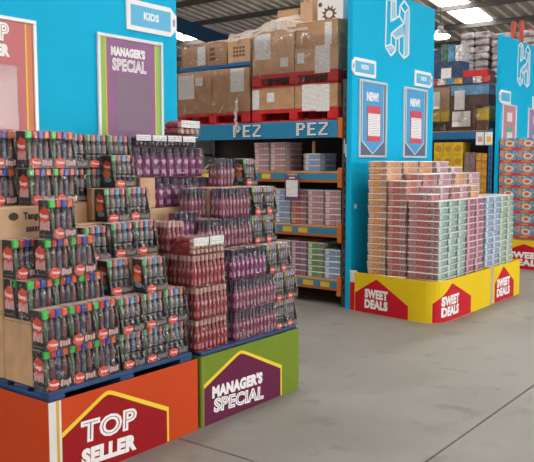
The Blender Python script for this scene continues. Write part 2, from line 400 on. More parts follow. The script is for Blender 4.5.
alu = mat('frame_silver', (.68, .69, .70), .35, metal=.3)
def poster(x0, x1, z0, z1, label, bg, field, line, inset=.09):
    t = thing('framed_poster', label, 'poster', (x0, Y0, z0), 0, 'framed posters on the blue panels')
    w_, h_ = x1-x0, z1-z0; f = .026
    for q in ((0, w_, 0, f), (0, w_, h_-f, h_), (0, f, f, h_-f), (w_-f, w_, f, h_-f)): ob('frame_rail', MB().box(q[0], q[1], -.024, 0, q[2], q[3], alu, .004), t)
    ob('backing', MB().box(f, w_-f, -.010, -.002, f, h_-f, bg), t)
    i = inset
    def house(i, k): return [(w_/2, f+.02-k*.0), (w_-i, f+.16), (w_-i, h_-f), (i, h_-f), (i, f+.16)]
    if line: ob('field_outline', MB().prism([(w_/2, f+.01), (w_-i+.012, f+.153), (w_-i+.012, h_-f), (i-.012, h_-f), (i-.012, f+.153)], -.0125, -.0095, line), t)
    ob('field', MB().prism(house(i, 0), -.0145, -.012, field), t)
    return t, w_, h_
def pocket(t, x0, x1, z0, z1):
    ob('plastic_pocket', MB().box(x0, x1, -.021, -.016, z0, z1, clear), t)
yel = mat('print_yellow', (.80, .58, .03), .5)
# manager's special poster
t, w_, h_ = poster(3.525, 4.165, 1.62, 2.512, 'framed purple and green manager\'s special poster on the left blue panel', mat('poster_green', (.28, .50, .12), .5), mat('poster_purple', (.27, .105, .26), .4), yel, .085)
ob('lettering', text_mesh('lettering', "MANAGER'S", .33, .068, white, .07), t, (w_/2-.03, -.0155, .745))
ob('lettering', text_mesh('lettering', 'SPECIAL', .33, .09, white, .045, inline=MATS['poster_purple']), t, (w_/2-.02, -.0155, .64))
pocket(t, .165, .50, .21, .62)
# top seller poster
t, w_, h_ = poster(2.385, 3.025, 1.62, 2.512, 'framed coral red top seller poster at the left edge of the picture', mat('poster_orange', (.62, .19, .09), .5), mat('poster_red', (.50, .12, .13), .4), yel, .085)  # red field is paled in its colour for glare on the cover
ob('lettering', text_mesh('lettering', 'TOP', .26, .115, white, .055, inline=MATS['poster_red']), t, (w_/2-.01, -.0155, .735))
ob('lettering', text_mesh('lettering', 'SELLER', .26, .078, white, .07), t, (w_/2-.01, -.0155, .64))
pocket(t, .15, .49, .19, .59)
slate = mat('poster_slate', (.10, .13, .21), .5); sky = mat('poster_sky', (.07, .33, .62), .45); prred = mat('price_red', (.58, .07, .10), .5)
def price_card(t, x0, x1, z0, z1, m=prred):
    ob('price_card', MB().box(x0, x1, -.019, -.015, z0, z1, m), t)
    ob('price_text', MB().box(x0+.012, x1-.012, -.0205, -.0185, z0+.06, z1-.085, paper_big), t)
for px0, px1, lb in ((358, 385.5, 'framed blue new poster with red price card on the left of the middle panel'), (402.6, 425.8, 'framed blue new poster with red price card on the right of the middle panel')):
    a = at(px0, 120, Y=Y0).x; b = at(px1, 120, Y=Y0).x
    t, w_, h_ = poster(a, b, 1.655, 2.50, lb, slate, sky, white, .075)
    ob('lettering', text_mesh('lettering', 'NEW!', .26, .10, white, .065), t, (w_/2-.02, -.0155, .62))
    price_card(t, w_*.28, w_*.76, .18, .57)
for px0, px1, lb, cc in ((501.5, 515.5, 'pink framed poster on the right-hand panel above the blue candy cartons', (.50, .22, .28)), (527.5, 542, 'purple framed poster cut by the right edge of the picture', (.36, .2, .42))):
    a = at(px0, 120, Y=Y0).x; b = at(px1, 120, Y=Y0).x
    t, w_, h_ = poster(a, b, 1.655, 2.50, lb, mat('poster_pale', (.62, .50, .50), .5), mat('poster_'+lb[:4], cc, .45), None, .06)
    ob('lettering_block', MB().box(w_*.32, w_*.68, -.017, -.014, .58, .72, offwhite), t)
    price_card(t, w_*.3, w_*.72, .12, .50, mat('price_green', (.12, .40, .32), .5))

# ------------------------------------------------------------------ printed cardboard pallet skirts
class Path:
    def __init__(s, pts, rad):
        """polyline with rounded corners; s.p = points, s.s = arc lengths"""
        out = [Vector(pts[0])]
        for i in range(1, len(pts)-1):
            a, b, c = (Vector(q) for q in pts[i-1:i+2]); u = (a-b).normalized(); v = (c-b).normalized()
            p0, p1 = b+u*rad, b+v*rad
            for k in range(9):
                t_ = k/8; out.append(p0*(1-t_)**2+b*2*t_*(1-t_)+p1*t_*t_)
        out.append(Vector(pts[-1])); s.p = out; s.s = [0]
        for a, b in zip(out[:-1], out[1:]): s.s.append(s.s[-1]+(b-a).length)
    def __call__(s, d, z, off):
        i = 0
        while i < len(s.s)-2 and s.s[i+1] < d: i += 1
        a, b = s.p[i], s.p[i+1]; t_ = (d-s.s[i])/(s.s[i+1]-s.s[i]); dr = (b-a).normalized(); p = a+(b-a)*t_
        return (p.x+dr.y*off, p.y-dr.x*off, z)
    def near(s, x, y):
        best = None
        for i in range(len(s.p)-1):
            a, b = s.p[i], s.p[i+1]; t_ = max(0, min(1, (Vector((x, y))-a).dot(b-a)/(b-a).length_squared)); q = a+(b-a)*t_
            dd = (q-Vector((x, y))).length
            if best is None or dd < best[0]: best = (dd, s.s[i]+t_*(s.s[i+1]-s.s[i]))
        return best[1]
def sheet(path, d0, d1, zf0, zf1, o0, o1, m, n=40, brk=()):
    ds = sorted(set([d0+(d1-d0)*k/n for k in range(n+1)]+[x for x in path.s if d0 < x < d1]+[x for x in brk if d0 < x < d1]))
    mb = MB(); vs = []
    for d in ds: vs += [path(d, zf0(d), o0), path(d, zf1(d), o0), path(d, zf1(d), o1), path(d, zf0(d), o1)]
    fs = [(0, 1, 2, 3), tuple(4*(len(ds)-1)+k for k in (3, 2, 1, 0))]
    for i in range(len(ds)-1):
        for k in range(4): fs.append((4*i+k, 4*i+4+k, 4*i+4+(k+1) % 4, 4*i+(k+1) % 4))
    return mb.add(vs, fs, m)
def const(z): return lambda d: z
def house(path, d0, dA, d1, z0, zA, z1, o, m, soft=.012):
    def zf(d):
        a = z0+(zA-z0)*(d-d0)/(dA-d0); b = z1+(zA-z1)*(d1-d)/(d1-dA)
        return -soft*math.log(math.exp(-a/soft)+math.exp(-b/soft))
    return sheet(path, d0, d1, const(.004), zf, o, o+.0012, m, 30, (dA,))
def path_text(path, txt, dc, z, width, height, m, bold, o, tilt=0, inline=None):
    mb = MB()
    def put(vs, e): return [path(dc+x*math.cos(tilt)-y_*math.sin(tilt), z+y_*math.cos(tilt)+x*math.sin(tilt), o+e+zz) for x, y_, zz in vs]
    vs, fs = fit_text(txt, width, height, bold, .0008); mb.add(put(vs, 0), fs, m)
    if inline:
        vs, fs = fit_text(txt, width, height, bold, .0008, -.032); mb.add(put(vs, .0008), fs, inline)
    return mb
ZS = .437
org = mat('print_orange', (.52, .055, .010), .55, spec=.2, var=.04, scale=3); redp = mat('print_red', (.29, .006, .009), .5, spec=.2); grn = mat('print_lime', (.155, .225, .018), .55, spec=.2, var=.04, scale=3)
purp = mat('print_purple', (.12, .012, .052), .5, spec=.2); sy = mat('print_bright_yellow', (.74, .52, .010), .55, spec=.2, var=.03, scale=3); sred = mat('print_scarlet', (.52, .008, .025), .5, spec=.2)
# top seller
pth = Path([(2.168, 4.2), (2.168, 3.01), (3.232, 3.01)], .008); F0 = 1.19-.008
t = thing('pallet_skirt', 'orange cardboard top seller skirt around the leftmost pallet', 'pallet skirt', (0, 0, 0), 0, 'printed pallet skirts')
S = lambda x: pth.near(x, 3.01)
ob('side_sheet', sheet(pth, 0, S(2.176), const(0), const(ZS), -.006, 0, org), t)
ob('front_sheet', sheet(pth, S(2.177), pth.s[-1], const(0), const(ZS-.002), -.006, 0, org), t)
ob('white_edge', sheet(pth, S(2.172), S(2.245), const(.002), const(ZS-.002), 0, .0012, offwhite), t)
ob('yellow_stripe', sheet(pth, S(2.215), S(2.232), const(.002), const(ZS-.004), .0012, .002, mat('print_ochre', (.60, .36, .03), .5)), t)
ob('house_outline', house(pth, S(2.245), S(2.54), S(2.985), .265, .418, .205, .0012, yel), t)
ob('house', house(pth, S(2.246), S(2.54), S(2.969), .24, .396, .185, .0026, redp), t)
ob('lettering', path_text(pth, 'TOP', S(2.545), .165, .38, .118, white, .055, .0042, R(-3), redp), t)
ob('lettering', path_text(pth, 'SELLER', S(2.545), .044, .375, .092, white, .065, .0042, R(-3)), t)
# manager's special
pth = Path([(3.262, 3.4), (3.262, 3.01), (4.292, 3.01), (4.292, 4.2)], .02); S = lambda x: pth.near(x, 3.01)
t = thing('pallet_skirt', 'lime green cardboard manager\'s special skirt beside the orange skirt', 'pallet skirt', (0, 0, 0), 0, 'printed pallet skirts')
ob('sheet', sheet(pth, 0, pth.s[-1], const(0), const(ZS-.002), -.006, 0, grn), t)
ob('house_outline', house(pth, S(3.285), S(3.635), S(4.075), .262, .412, .215, .0006, yel), t)
ob('house', house(pth, S(3.286), S(3.635), S(4.06), .237, .392, .195, .002, purp), t)
ob('lettering', path_text(pth, "MANAGER'S", S(3.606), .150, .50, .078, white, .065, .0036, R(-2)), t)
ob('lettering', path_text(pth, 'SPECIAL', S(3.618), .048, .50, .09, white, .055, .0036, R(-4), purp), t)
ob('left_edge', sheet(pth, S(3.268)+.004, S(3.283), const(.002), const(ZS-.004), 0, .001, mat('print_olive', (.22, .22, .04), .5)), t)
# sweet deals (two skirts side by side)
pth = Path([(6.945, 4.15), (6.82, 3.112), (8.165, 3.112), (8.165, 3.5)], .16)
def S2(px, py):
    g = at(px, py, Z=0); return pth.near(g.x, g.y)
t = thing('pallet_skirt', 'curved yellow sweet deals skirt with two red houses in front of the tubs', 'pallet skirt', (0, 0, 0), 0, 'printed pallet skirts')
p1 = Path([(6.945, 4.15), (6.80, 3.112), (8.162, 3.112)], .27); pth = p1
ob('sheet', sheet(pth, 0, pth.s[-1], const(0), const(.425), -.006, 0, sy, 60), t)
s0 = .008; s1 = S2(407.5, 320.5)
ob('house', house(pth, s0, S2(375, 315), s1, .205, .378, .145, .0006, sred, .008), t)
s0 = S2(433, 325); s1 = S2(472.6, 313); sm = (s0+s1)/2
ob('house', house(pth, s0, S2(456, 321), s1, .20, .385, .185, .0006, sred, .006), t)
def two(c, wid):
    ob('lettering', path_text(pth, 'SWEET', c, .165, wid, .100, white, .058, .0055), t)
    ob('lettering', path_text(pth, 'DEALS', c, .055, wid, .100, white, .058, .0055), t)
two(S2(375, 315), .30); two(S2(453.5, 321), .36)
ob('inner_sheet', MB().box(6.958, 6.964, 4.13, 4.215, 0, .44, offwhite), t)
ob('inner_sheet_print', MB().box(6.9565, 6.958, 4.14, 4.215, .004, .31, sred), t)
t = thing('pallet_skirt', 'short yellow sweet deals skirt to the right of the curved one', 'pallet skirt', (0, 0, 0), 0, 'printed pallet skirts')
pth = Path([(8.178, 3.5), (8.178, 3.118), (9.10, 3.105), (9.10, 4.1)], .01)
ob('sheet', sheet(pth, 0, pth.s[-1], const(0), const(.425), -.006, 0, sy, 60), t)
ob('bare_edge', sheet(pth, pth.near(8.182, 3.118)+.006, pth.near(8.26, 3.117), const(.001), const(.424), 0, .001, mat('bare_board', (.42, .36, .27), .7)), t)
ob('house', house(pth, S2(493.5, 303), S2(503, 300), S2(513.5, 296), .22, .40, .19, .0012, sred, .006), t)
two(S2(503, 300), .40)
# skirt of the right-hand display
t = thing('pallet_skirt', 'yellow sweet deals skirt under the blue candy cartons at the right edge', 'pallet skirt', (0, 0, 0), 0, 'printed pallet skirts')
pth = Path([(11.235, 4.2), (11.235, 3.02), (12.4, 3.02)], .01)
ob('sheet', sheet(pth, 0, pth.s[-1], const(0), const(.44), -.006, 0, sy, 40), t)
ob('house', house(pth, .0, .42, 1.0, .22, .385, .20, .0012, sred, .006), t)
two(.44, .50)

# ------------------------------------------------------------------ pallets
def pallet_mesh_parts(W, D, Hh, m):
    """top boards run along X"""
    parts = []
    n = 7; bw = D/n*.72
    board = fixn(MB().box(0, W, 0, bw, 0, .022, m, .003).mesh('deck_board'))
    for k in range(n): parts.append(('deck_board', board, (0, k*(D-bw)/(n-1), Hh-.022), []))
    block = fixn(MB().box(0, .10, 0, D, 0, Hh-.044, m, .004).mesh('bearer'))
    for k in range(3): parts.append(('bearer', block, (k*(W-.10)/2, 0, .022), []))
    skid = fixn(MB().box(0, W, 0, .10, 0, .022, m, .003).mesh('base_board'))
    for k in range(3): parts.append(('base_board', skid, (0, k*(D-.10)/2, 0), []))
    return parts
def pallet(spec, loc, label, group=None):
    t = thing('pallet', label, 'pallet', loc, 0, group)
    for nm, me, l, _ in spec: ob(nm, me, t, l)
    return t
PB = pallet_mesh_parts(1.015, 1.15, .1588, blue_pallet)
BZ = .455
for k in range(3):
    pallet(PB, (2.19, 3.03, k*.159), ['navy pallet on the floor inside the orange skirt', 'middle navy pallet inside the orange skirt', 'navy blue pallet under the black spray packs showing above the orange skirt'][k], 'navy pallets')
PB2 = pallet_mesh_parts(.99, 1.15, .1515, blue_pallet)
for k in range(3):
    pallet(PB2, (3.285, 3.03, k*.1517), ['navy pallet on the floor inside the lime skirt', 'middle navy pallet inside the lime skirt', 'navy blue pallet under the purple tube packs showing above the lime skirt'][k], 'navy pallets')
PB3 = pallet_mesh_parts(1.17, .9, .15, blue_pallet); PB4 = pallet_mesh_parts(.88, .9, .15, blue_pallet)
pallet(PB3, (6.985, 3.17, 0), 'navy pallet inside the curved yellow skirt'); pallet(PB4, (8.2, 3.17, 0), 'navy pallet inside the short yellow skirt')

# ------------------------------------------------------------------ cartons
def carton(x0, x1, y0, y1, z0, z1, label, m=cardboard, papers=(), group='brown cartons', name='carton', tp=True, extra=None):
    """papers: (face, u0, u1, v0, v1) as fractions of the -x or -y face"""
    t = ob(name, MB().box(x0, x1, y0, y1, z0, z1, m, .006), None, None, None, label, 'carton', group)
    if tp:
        ym = (y0+y1)/2
        ob('tape', MB().box(x0-.0008, x1, ym-.025, ym+.025, z1-.001, z1+.001, tape).box(x0-.001, x0+.001, ym-.025, ym+.025, z1-.09, z1+.001, tape), t)
        xm = (x0+x1)/2
        ob('flap_seam', MB().box(x0-.0012, x0+.001, y0+.004, y1-.004, z1-.012, z1-.0095, mat('seam_dark', (.12, .07, .04), .9)), t)
    for f, u0, u1, v0, v1 in papers:
        h_ = z1-z0
        if f == 'x': d = y1-y0; ob('paper_label', MB().box(x0-.003, x0-.0005, y1-d*u1, y1-d*u0, z0+h_*v0, z0+h_*v1, paper), t)
        else: d = x1-x0; ob('paper_label', MB().box(x0+d*u0, x0+d*u1, y0-.003, y0-.0005, z0+h_*v0, z0+h_*v1, paper), t)
    return t

# ------------------------------------------------------------------ candy spray packs
CAPS = {'green': (.03, .55, .06), 'red': (.60, .02, .03), 'blue': (.02, .06, .42), 'orange': (.80, .13, .015)}
PALE = {'green': (.18, .58, .26), 'pink': (.72, .25, .24), 'sky': (.16, .42, .70), 'rose': (.70, .22, .18)}
BODY = {'green': (.20, .26, .10), 'red': (.30, .06, .07), 'blue': (.18, .26, .38), 'orange': (.34, .09, .06), 'pink': (.30, .16, .17), 'sky': (.16, .24, .34), 'rose': (.32, .12, .12)}
logo_or = mat('logo_orange', (.72, .07, .025), .45); logo_or2 = mat('logo_amber', (.80, .22, .05), .45); logo_bl = mat('logo_blue', (.18, .34, .52), .45)
pinkw = mat('print_pinkwhite', (.70, .40, .38), .5); greyp = mat('print_grey', (.25, .20, .20), .5); glarecard = mat('glare_card', (.62, .42, .40), .35)
def pack_spec(W, D, Hh, kinds, palette, mini):
    mb = MB(); th = .003; lip = .05 if not mini else .042
    prof = [(0, 0), (D, 0), (D, Hh-.003), (.034, Hh-.003), (.028, Hh*.72), (.012, Hh*.42), (.002, lip)]
    mb.prism(prof, 0, th, black_card, 'yz').prism(prof, W-th, W, black_card, 'yz')
    mb.box(th, W-th, D-th, D, 0, Hh-.003, black_card).box(th, W-th, 0, D-th, 0, th, black_card).box(th, W-th, 0, th, th, lip, black_card)
    if not mini: mb.box(th, W-th, .060, .063, 0, Hh-.02, black_card)
    root = fixn(mb.mesh('carton'))
    ch = []; n = len(kinds); pw = (W-2*th-.002)/n
    ch.append(('glare_card', fixn(MB().box(.002, W-.002, .048, D-.001, Hh-.0025, Hh-.0008, glarecard).mesh('glare_card')), (0, 0, 0), []))  # pale pink card put in for glare on the pack tops
    for i, k in enumerate(kinds):
        cm = mat('cap_'+('pale_' if mini else '')+k, palette[k], .3, coat=.3); bm_ = mat('bottle_'+k, tuple(x*.55+.02 for x in BODY[k]), .25, coat=.4, var=.25, scale=90)
        lm = mat('bottle_label_'+k, tuple(min(1, x*.15+(.15 if mini else .06)) for x in palette[k]), .3, var=.7, scale=130, coat=.4); dk = mat('bottle_dark', (.03, .028, .03), .3, coat=.3)  # grey put into the mini labels stands for silver glints
        r = pw*.47; cxp = th+.001+pw*(i+.5); yc = .012+r+(.0 if not mini else .004)
        key = 'bottle_%s_%d' % (k, mini)
        if mini:
            pr = [(r*.8, .004), (r, .012), (r, .05), (r*.72, .062), (r*.72, .074), (r*.98, .084), (r*.98, .132), (r*.6, .150), (r*.55, .160)]; ms = [dk, dk, dk, greyp, dk, lm, bm_, bm_]
            yb = .022+r
            cap = MB().lathe([(r*.85, .156), (r*.9, .160), (r*.9, .188), (r*.75, .1915)], 8, cm)
        else:
            pr = [(r*.8, .004), (r, .012), (r, .060), (r, .112), (r*.95, .128), (r*.6, .146), (r*.6, .156)]; ms = [dk, bm_, lm, bm_, dk, dk]
            yb = .020+r
            cap = MB().box(-r*.98, r*.98, -r*1.0, r*1.0, .152, .1915, cm, .005)
        bme = fixn(MB().lathe(pr, 10, dk, ms=ms).mesh('bottle')); bme.polygons.foreach_set('use_smooth', [True]*len(bme.polygons))
        ch.append(('bottle', bme, (cxp, yb, 0), [('cap', fixn(cap.mesh('cap')), (0, 0, 0), [])]))
    def blob(cx, cz, rx, rz, seed, m, e):
        rr = random.Random(seed); N = 13; return [(cx+rx*math.cos(6.283*k/N)*(1 if k % 2 else .84), cz+rz*math.sin(6.283*k/N)*(1 if k % 2 else .86)) for k in range(N)]
    # left side print
    sb = MB()
    if mini:
        sb.prism(blob(.070, .122, .038, .040, 1, 0, 0), -.0012, 0, logo_or, 'yz').prism(blob(.072, .078, .036, .026, 3, 0, 0), -.0014, -.0002, logo_or2, 'yz').prism(blob(.062, .044, .034, .016, 4, 0, 0), -.0012, 0, logo_bl, 'yz')
        sb2 = text_mesh('side_text', 'Tango', .058, .020, white, .05, '-x')
        sz = .112
    else:
        sb.prism(blob(.064, .112, .044, .050, 1, 0, 0), -.0012, 0, logo_or, 'yz')
        for k in range(5): sb.box(-.0014, 0, .024+k*.016, .037+k*.016, .040+.004*(k % 2), .088-.005*(k % 3), pinkw)
        sb.box(-.0014, 0, .02, .10, .016, .019, greyp)
        sb2 = text_mesh('side_text', 'Tango', .072, .026, white, .05, '-x'); sz = .098
    ch.append(('side_print', fixn(sb.mesh('side_print')), (0, 0, 0), []))
    ch.append(('side_text', sb2, (-.0014, .066, sz), []))
    fb = MB().prism(blob(W*.27, lip*.52, W*.25, lip*.62, 2, 0, 0), -.0012, 0, logo_or, 'xz')
    for k in range(4): fb.box(W*.54+k*W*.105, W*.54+(k+.8)*W*.105, -.0012, 0, lip*(.22+.05*(k % 2)), lip*(.82-.06*(k % 3)), pinkw if not mini else greyp)
    ch.append(('front_print', fixn(fb.mesh('front_print')), (0, 0, 0), []))
    ch.append(('front_text', text_mesh('front_text', 'Tango', W*.34, lip*.34, white, .05), (W*.30, -.0014, lip*.36), []))
    # shrink film with soft wrinkles
    fm = MB(); vs = []; prof2 = [(-.001, .001), (-.001, lip*1.05), (.008, Hh*.45), (.012, Hh*.74), (.0115, Hh+.0005), (D+.0015, Hh+.0005), (D+.0015, .001)]
    nx = 5; rr = random.Random(int(W*1000))
    for i in range(nx+1):
        for y_, z_ in prof2: vs.append((-.0022+(W+.0044)*i/nx, y_-.0018-rr.random()*.002, z_+(rr.random()*.0012 if z_ > .1 else 0)))
    m_ = len(prof2); fs = [(i*m_+j, i*m_+j+1, (i+1)*m_+j+1, (i+1)*m_+j) for i in range(nx) for j in range(m_-1)]
    fs += [tuple(range(m_)), tuple(nx*m_+k for k in range(m_))[::-1]]
    ch.append(('shrink_film', fixn(fm.add(vs, fs, film).mesh('shrink_film')), (0, 0, 0), []))
    return ('spray_pack' if not mini else 'candy_pack', root, (0, 0, 0), ch)
PH = .1935
SPRAY = pack_spec(.153, .112, PH, ['green', 'red', 'blue', 'orange'], CAPS, False)
MINI = pack_spec(.166, .112, PH, ['green', 'pink', 'sky', 'rose'], PALE, True)
def stretched(spec, f):
    seen = set()
    def rec(sp_):
        nm, me, l, ch = sp_
        if me not in seen:
            seen.add(me)
            for v in me.vertices: v.co.z *= f
            me.update()
        return (nm, me, (l[0], l[1], l[2]*f), [rec(c_) for c_ in ch])
    return rec(spec)
SPRAY = stretched(SPRAY, 1.03); MINI = stretched(MINI, 1.0)
MINI2 = pack_spec(.124, .112, PH, ['green', 'pink', 'sky', 'rose'], PALE, True)

def tube_spec(name, W, D, n, rows, kind):
    cols = {'purple': ((.23, .018, .125), (.07, .015, .08), (.035, .025, .06)), 'plum': ((.24, .028, .085), (.085, .024, .06), (.075, .06, .10)), 'red': ((.30, .014, .03), (.22, .012, .022), (.62, .36, .30))}[kind]
    bodym = mat('tube_'+kind, cols[0], .28, coat=.4, var=.2, scale=60); neckm = mat('tube_neck_'+kind, cols[1], .3, coat=.3); capm = mat('tube_cap_'+kind, cols[2], .35, coat=.3)
    prw = mat('tube_print_'+kind, {'purple': (.62, .40, .58), 'plum': (.50, .34, .40), 'red': (.62, .30, .30)}[kind], .4)
    back = MB().box(.001, W-.001, D-.003, D, 0, PH-.01, bodym).box(.001, W-.001, .004, D, 0, .003, bodym)
    if rows == 1: back.box(.001, .004, .03, D, 0, PH-.012, bodym)
    root = fixn(back.mesh('tray')); pw = W/n; r = pw*.485; ch = []
    tm = MB().lathe([(r*.85, .003), (r, .010), (r, .115), (r*.92, .128), (r*.70, .150), (r*.66, .160)], 10, bodym, ms=[bodym, bodym, bodym, neckm, neckm])
    tm = fixn(tm.mesh('tube')); tm.polygons.foreach_set('use_smooth', [True]*len(tm.polygons))
    cp = fixn(MB().lathe([(r*.8, .158), (r*.84, .162), (r*.8, .188), (r*.6, .1915)], 8, capm).mesh('cap'))
    heart = [(-.34*r, .094), (-.52*r, .104), (-.42*r, .113), (-.2*r, .114), (0, .108), (.2*r, .114), (.42*r, .113), (.52*r, .104), (.34*r, .094), (0, .082)]
    pm = MB().prism(heart, -r*1.03, -r*.85, prw)
    for k in range(3): pm.box(-.45*r+k*.33*r, -.45*r+k*.33*r+.22*r, -r*1.02, -r*.85, .020+.004*(k % 2), .052-.004*(k % 2), prw)
    pm = fixn(pm.mesh('print')); ps = MB()
    ps.add([(y_, -x_, z_) for x_, y_, z_ in [tuple(v.co) for v in pm.vertices]], [tuple(p.vertices) for p in pm.polygons], prw); ps = fixn(ps.mesh('side_print'))
    for j in range(rows):
        for i in range(n):
            sub = [('cap', cp, (0, 0, 0), [])]
            if j == 0: sub.append(('print', pm, (0, 0, 0), []))
            if i == 0: sub.append(('side_print', ps, (0, 0, 0), []))
            ch.append(('tube', tm, (pw*(i+.5), .004+r+j*2.02*r, 0), sub))
    fm = MB(); rr = random.Random(n); vs = []; prof2 = [(0, .001), (.0, .08), (.001, .13), (.007, .165), (.008, PH), (D+.001, PH), (D+.001, .001)]
    for i in range(5):
        for y_, z_ in prof2: vs.append((-.0015+(W+.003)*i/4, y_-.0005-rr.random()*.002, z_-(rr.random()*.002 if z_ > .1 else 0)))
    m_ = len(prof2); fs = [(i*m_+j, i*m_+j+1, (i+1)*m_+j+1, (i+1)*m_+j) for i in range(4) for j in range(m_-1)]+[tuple(range(m_)), tuple(4*m_+k for k in range(m_))[::-1]]
    ch.append(('shrink_film', fixn(fm.add(vs, fs, film).mesh('shrink_film')), (0, 0, 0), []))
    return (name, root, (0, 0, 0), ch)
PUR4 = tube_spec('tube_pack', .145, .112, 4, 3, 'plum')
PUR3 = tube_spec('tube_pack', .210, .112, 3, 1, 'purple')
PUR5 = tube_spec('tube_pack', .175, .112, 4, 2, 'purple')
RED4 = tube_spec('tube_pack', .143, .140, 4, 4, 'red')

BT = .477; LS = [BT, BT+.2005]; L_ = [BT+k*.1945 for k in range(8)]
G1 = 'black candy spray packs on the top seller pallet'
def sp(spec, x, y, z, label, group=G1, cat='candy pack'):
    spawn(spec, (x, y, z), R(random.uniform(-1.0, 1.0)), label, cat, group)
row = ['left', 'middle', 'right']
for i in range(3):
    for k in range(2):
        sp(SPRAY, 2.195+.157*i, 3.05, LS[k], ['bottom', 'second'][k]+' layer black spray pack, '+['at the near corner of the orange skirt', 'second from the near corner', 'third from the near corner'][i]+', front row')
for i in range(3):
    for k in range(2):
        sp(MINI, 2.69+.171*i, 3.055, L_[k], ['bottom', 'second'][k]+' layer pale-capped candy pack, front row, '+['left', 'middle', 'right'][i]+' of three by the red packs')
ZC = .81
# second row on brown cartons
carton(2.2, 2.665, 3.172, 3.41, BT, ZC-.002, 'brown carton on the pallet behind the near corner spray packs', papers=(), group='brown cartons on the top seller pallet')
for i in range(3): sp(SPRAY, 2.205+.157*i, 3.178, ZC, 'black spray pack on the brown carton, second row, '+['left end', 'centre', 'right end'][i])
sp(SPRAY, 2.205, 3.296, ZC, 'black spray pack showing only its side behind the second row left end')
ZD = ZC+.2005
sp(SPRAY, 2.205, 3.296, ZD, 'black spray pack set back at the left edge of the third layer')
for i in range(2): sp(SPRAY, 2.318+.157*i, 3.182, ZD, 'black spray pack atop the second row, '+['left one with its side showing', 'right one of the third layer'][i])
sp(MINI, 2.665, 3.30, 1.048, 'pale-capped pack half hidden beside the third layer spray packs')
carton(2.67, 2.86, 3.30, 3.40, BT, 1.046, 'brown carton hidden behind the front row of pale-capped packs', group='brown cartons on the top seller pallet')
sp(MINI, 2.722, 3.178, L_[2], 'pale-capped pack set back left of the wide-open third layer pack')
carton(2.70, 3.2, 3.175, 3.295, BT, L_[2]-.002, 'brown carton inside the pallet behind the pale-capped packs', group='brown cartons on the top seller pallet')
sp(MINI, 2.895, 3.085, L_[2], 'pale-capped pack on the third layer with orange logo side, above the red packs')
# upper steps
carton(2.2, 2.665, 3.415, 4.15, BT, .83, 'brown carton low on the left side of the top seller pallet', group='brown cartons on the top seller pallet')
carton(2.2, 2.665, 3.415, 4.15, .832, 1.196, 'brown carton second up on the left side of the top seller pallet', group='brown cartons on the top seller pallet')
ZE = ZD+.2005
sp(SPRAY, 2.352, 3.185, ZE, 'single black spray pack standing in front of the printed brown carton')
carton(2.87, 3.2, 3.30, 3.42, BT, L_[3]-.002, 'brown carton inside the pallet under the stepped pale-capped packs', group='brown cartons on the top seller pallet')
for i in range(2): sp(MINI, 2.835+.170*i, 3.27, L_[3], 'fourth layer pale-capped pack, '+['left of two with orange logo side', 'right of two against the red packs'][i])
for i in range(2): sp(MINI, 2.885+.171*i, 3.385, L_[4], 'fifth layer pale-capped pack, '+['left of two with orange logo side', 'right of two'][i])
carton(2.67, 3.2, 3.43, 3.55, BT, L_[4]-.002, 'brown carton showing between the stepped packs and the printed carton', group='brown cartons on the top seller pallet')
carton(2.67, 3.2, 3.555, 4.15, BT, 1.369, 'brown carton deep inside the top seller pallet', group='brown cartons on the top seller pallet')
sp(MINI, 3.0, 3.45, L_[5]+.002, 'highest pale-capped pack with orange logo side beside the purple packs')
carton(2.87, 3.2, 3.50, 3.553, L_[4]+.002, L_[5], 'thin brown carton behind the fifth layer packs', group='brown cartons on the top seller pallet', tp=False)
# printed carton and the two top rows
c = carton(2.2, 2.66, 3.42, 4.1, 1.198, 1.369, 'brown carton with dark lettering under the top rows of spray packs', m=cardboard2, group='brown cartons on the top seller pallet')
ob('carton_print', text_mesh('carton_print', 'Tango', .11, .05, mat('ink_dark', (.06, .04, .03), .8), .04), c, (2.40, 3.4195, 1.29))
ob('carton_mark', MB().lathe([(.03, 0), (.03, .0008)], 16, MATS['ink_dark'], sx=1, sy=.7), c, (2.285, 3.4195, 1.32), (R(90), 0, 0))
for k in range(5): ob('carton_print', MB().box(2.36+.018*k, 2.373+.018*k, 3.4185, 3.42, 1.235, 1.262, MATS['ink_dark']), c)
ZF = 1.371; ZG = ZF+.2005
for lv, z in ((0, ZF), (1, ZG)):
    nm = ['upper', 'topmost'][lv]
    sp(SPRAY, 2.256, 3.558, z, nm+' row spray pack set back at the left edge of the picture')
    for i in range(2): sp(SPRAY, 2.41+.158*i, 3.44+.012*lv, z, nm+' row black spray pack, '+['left one with logo side showing', 'right one under the blue panel'][i])
    for i in range(2 if lv == 0 else 3): sp(MINI, 2.728+.172*i, 3.562, z, nm+' row pale-capped pack, '+['next to the spray packs', 'second from the spray packs', 'last before the purple packs'][i])

carton(2.2, 3.2, 3.68, 4.1, 1.371, 1.75, 'brown carton standing behind the topmost spray packs', group='brown cartons on the top seller pallet')

L_ = [BZ+k*.196 for k in range(8)]
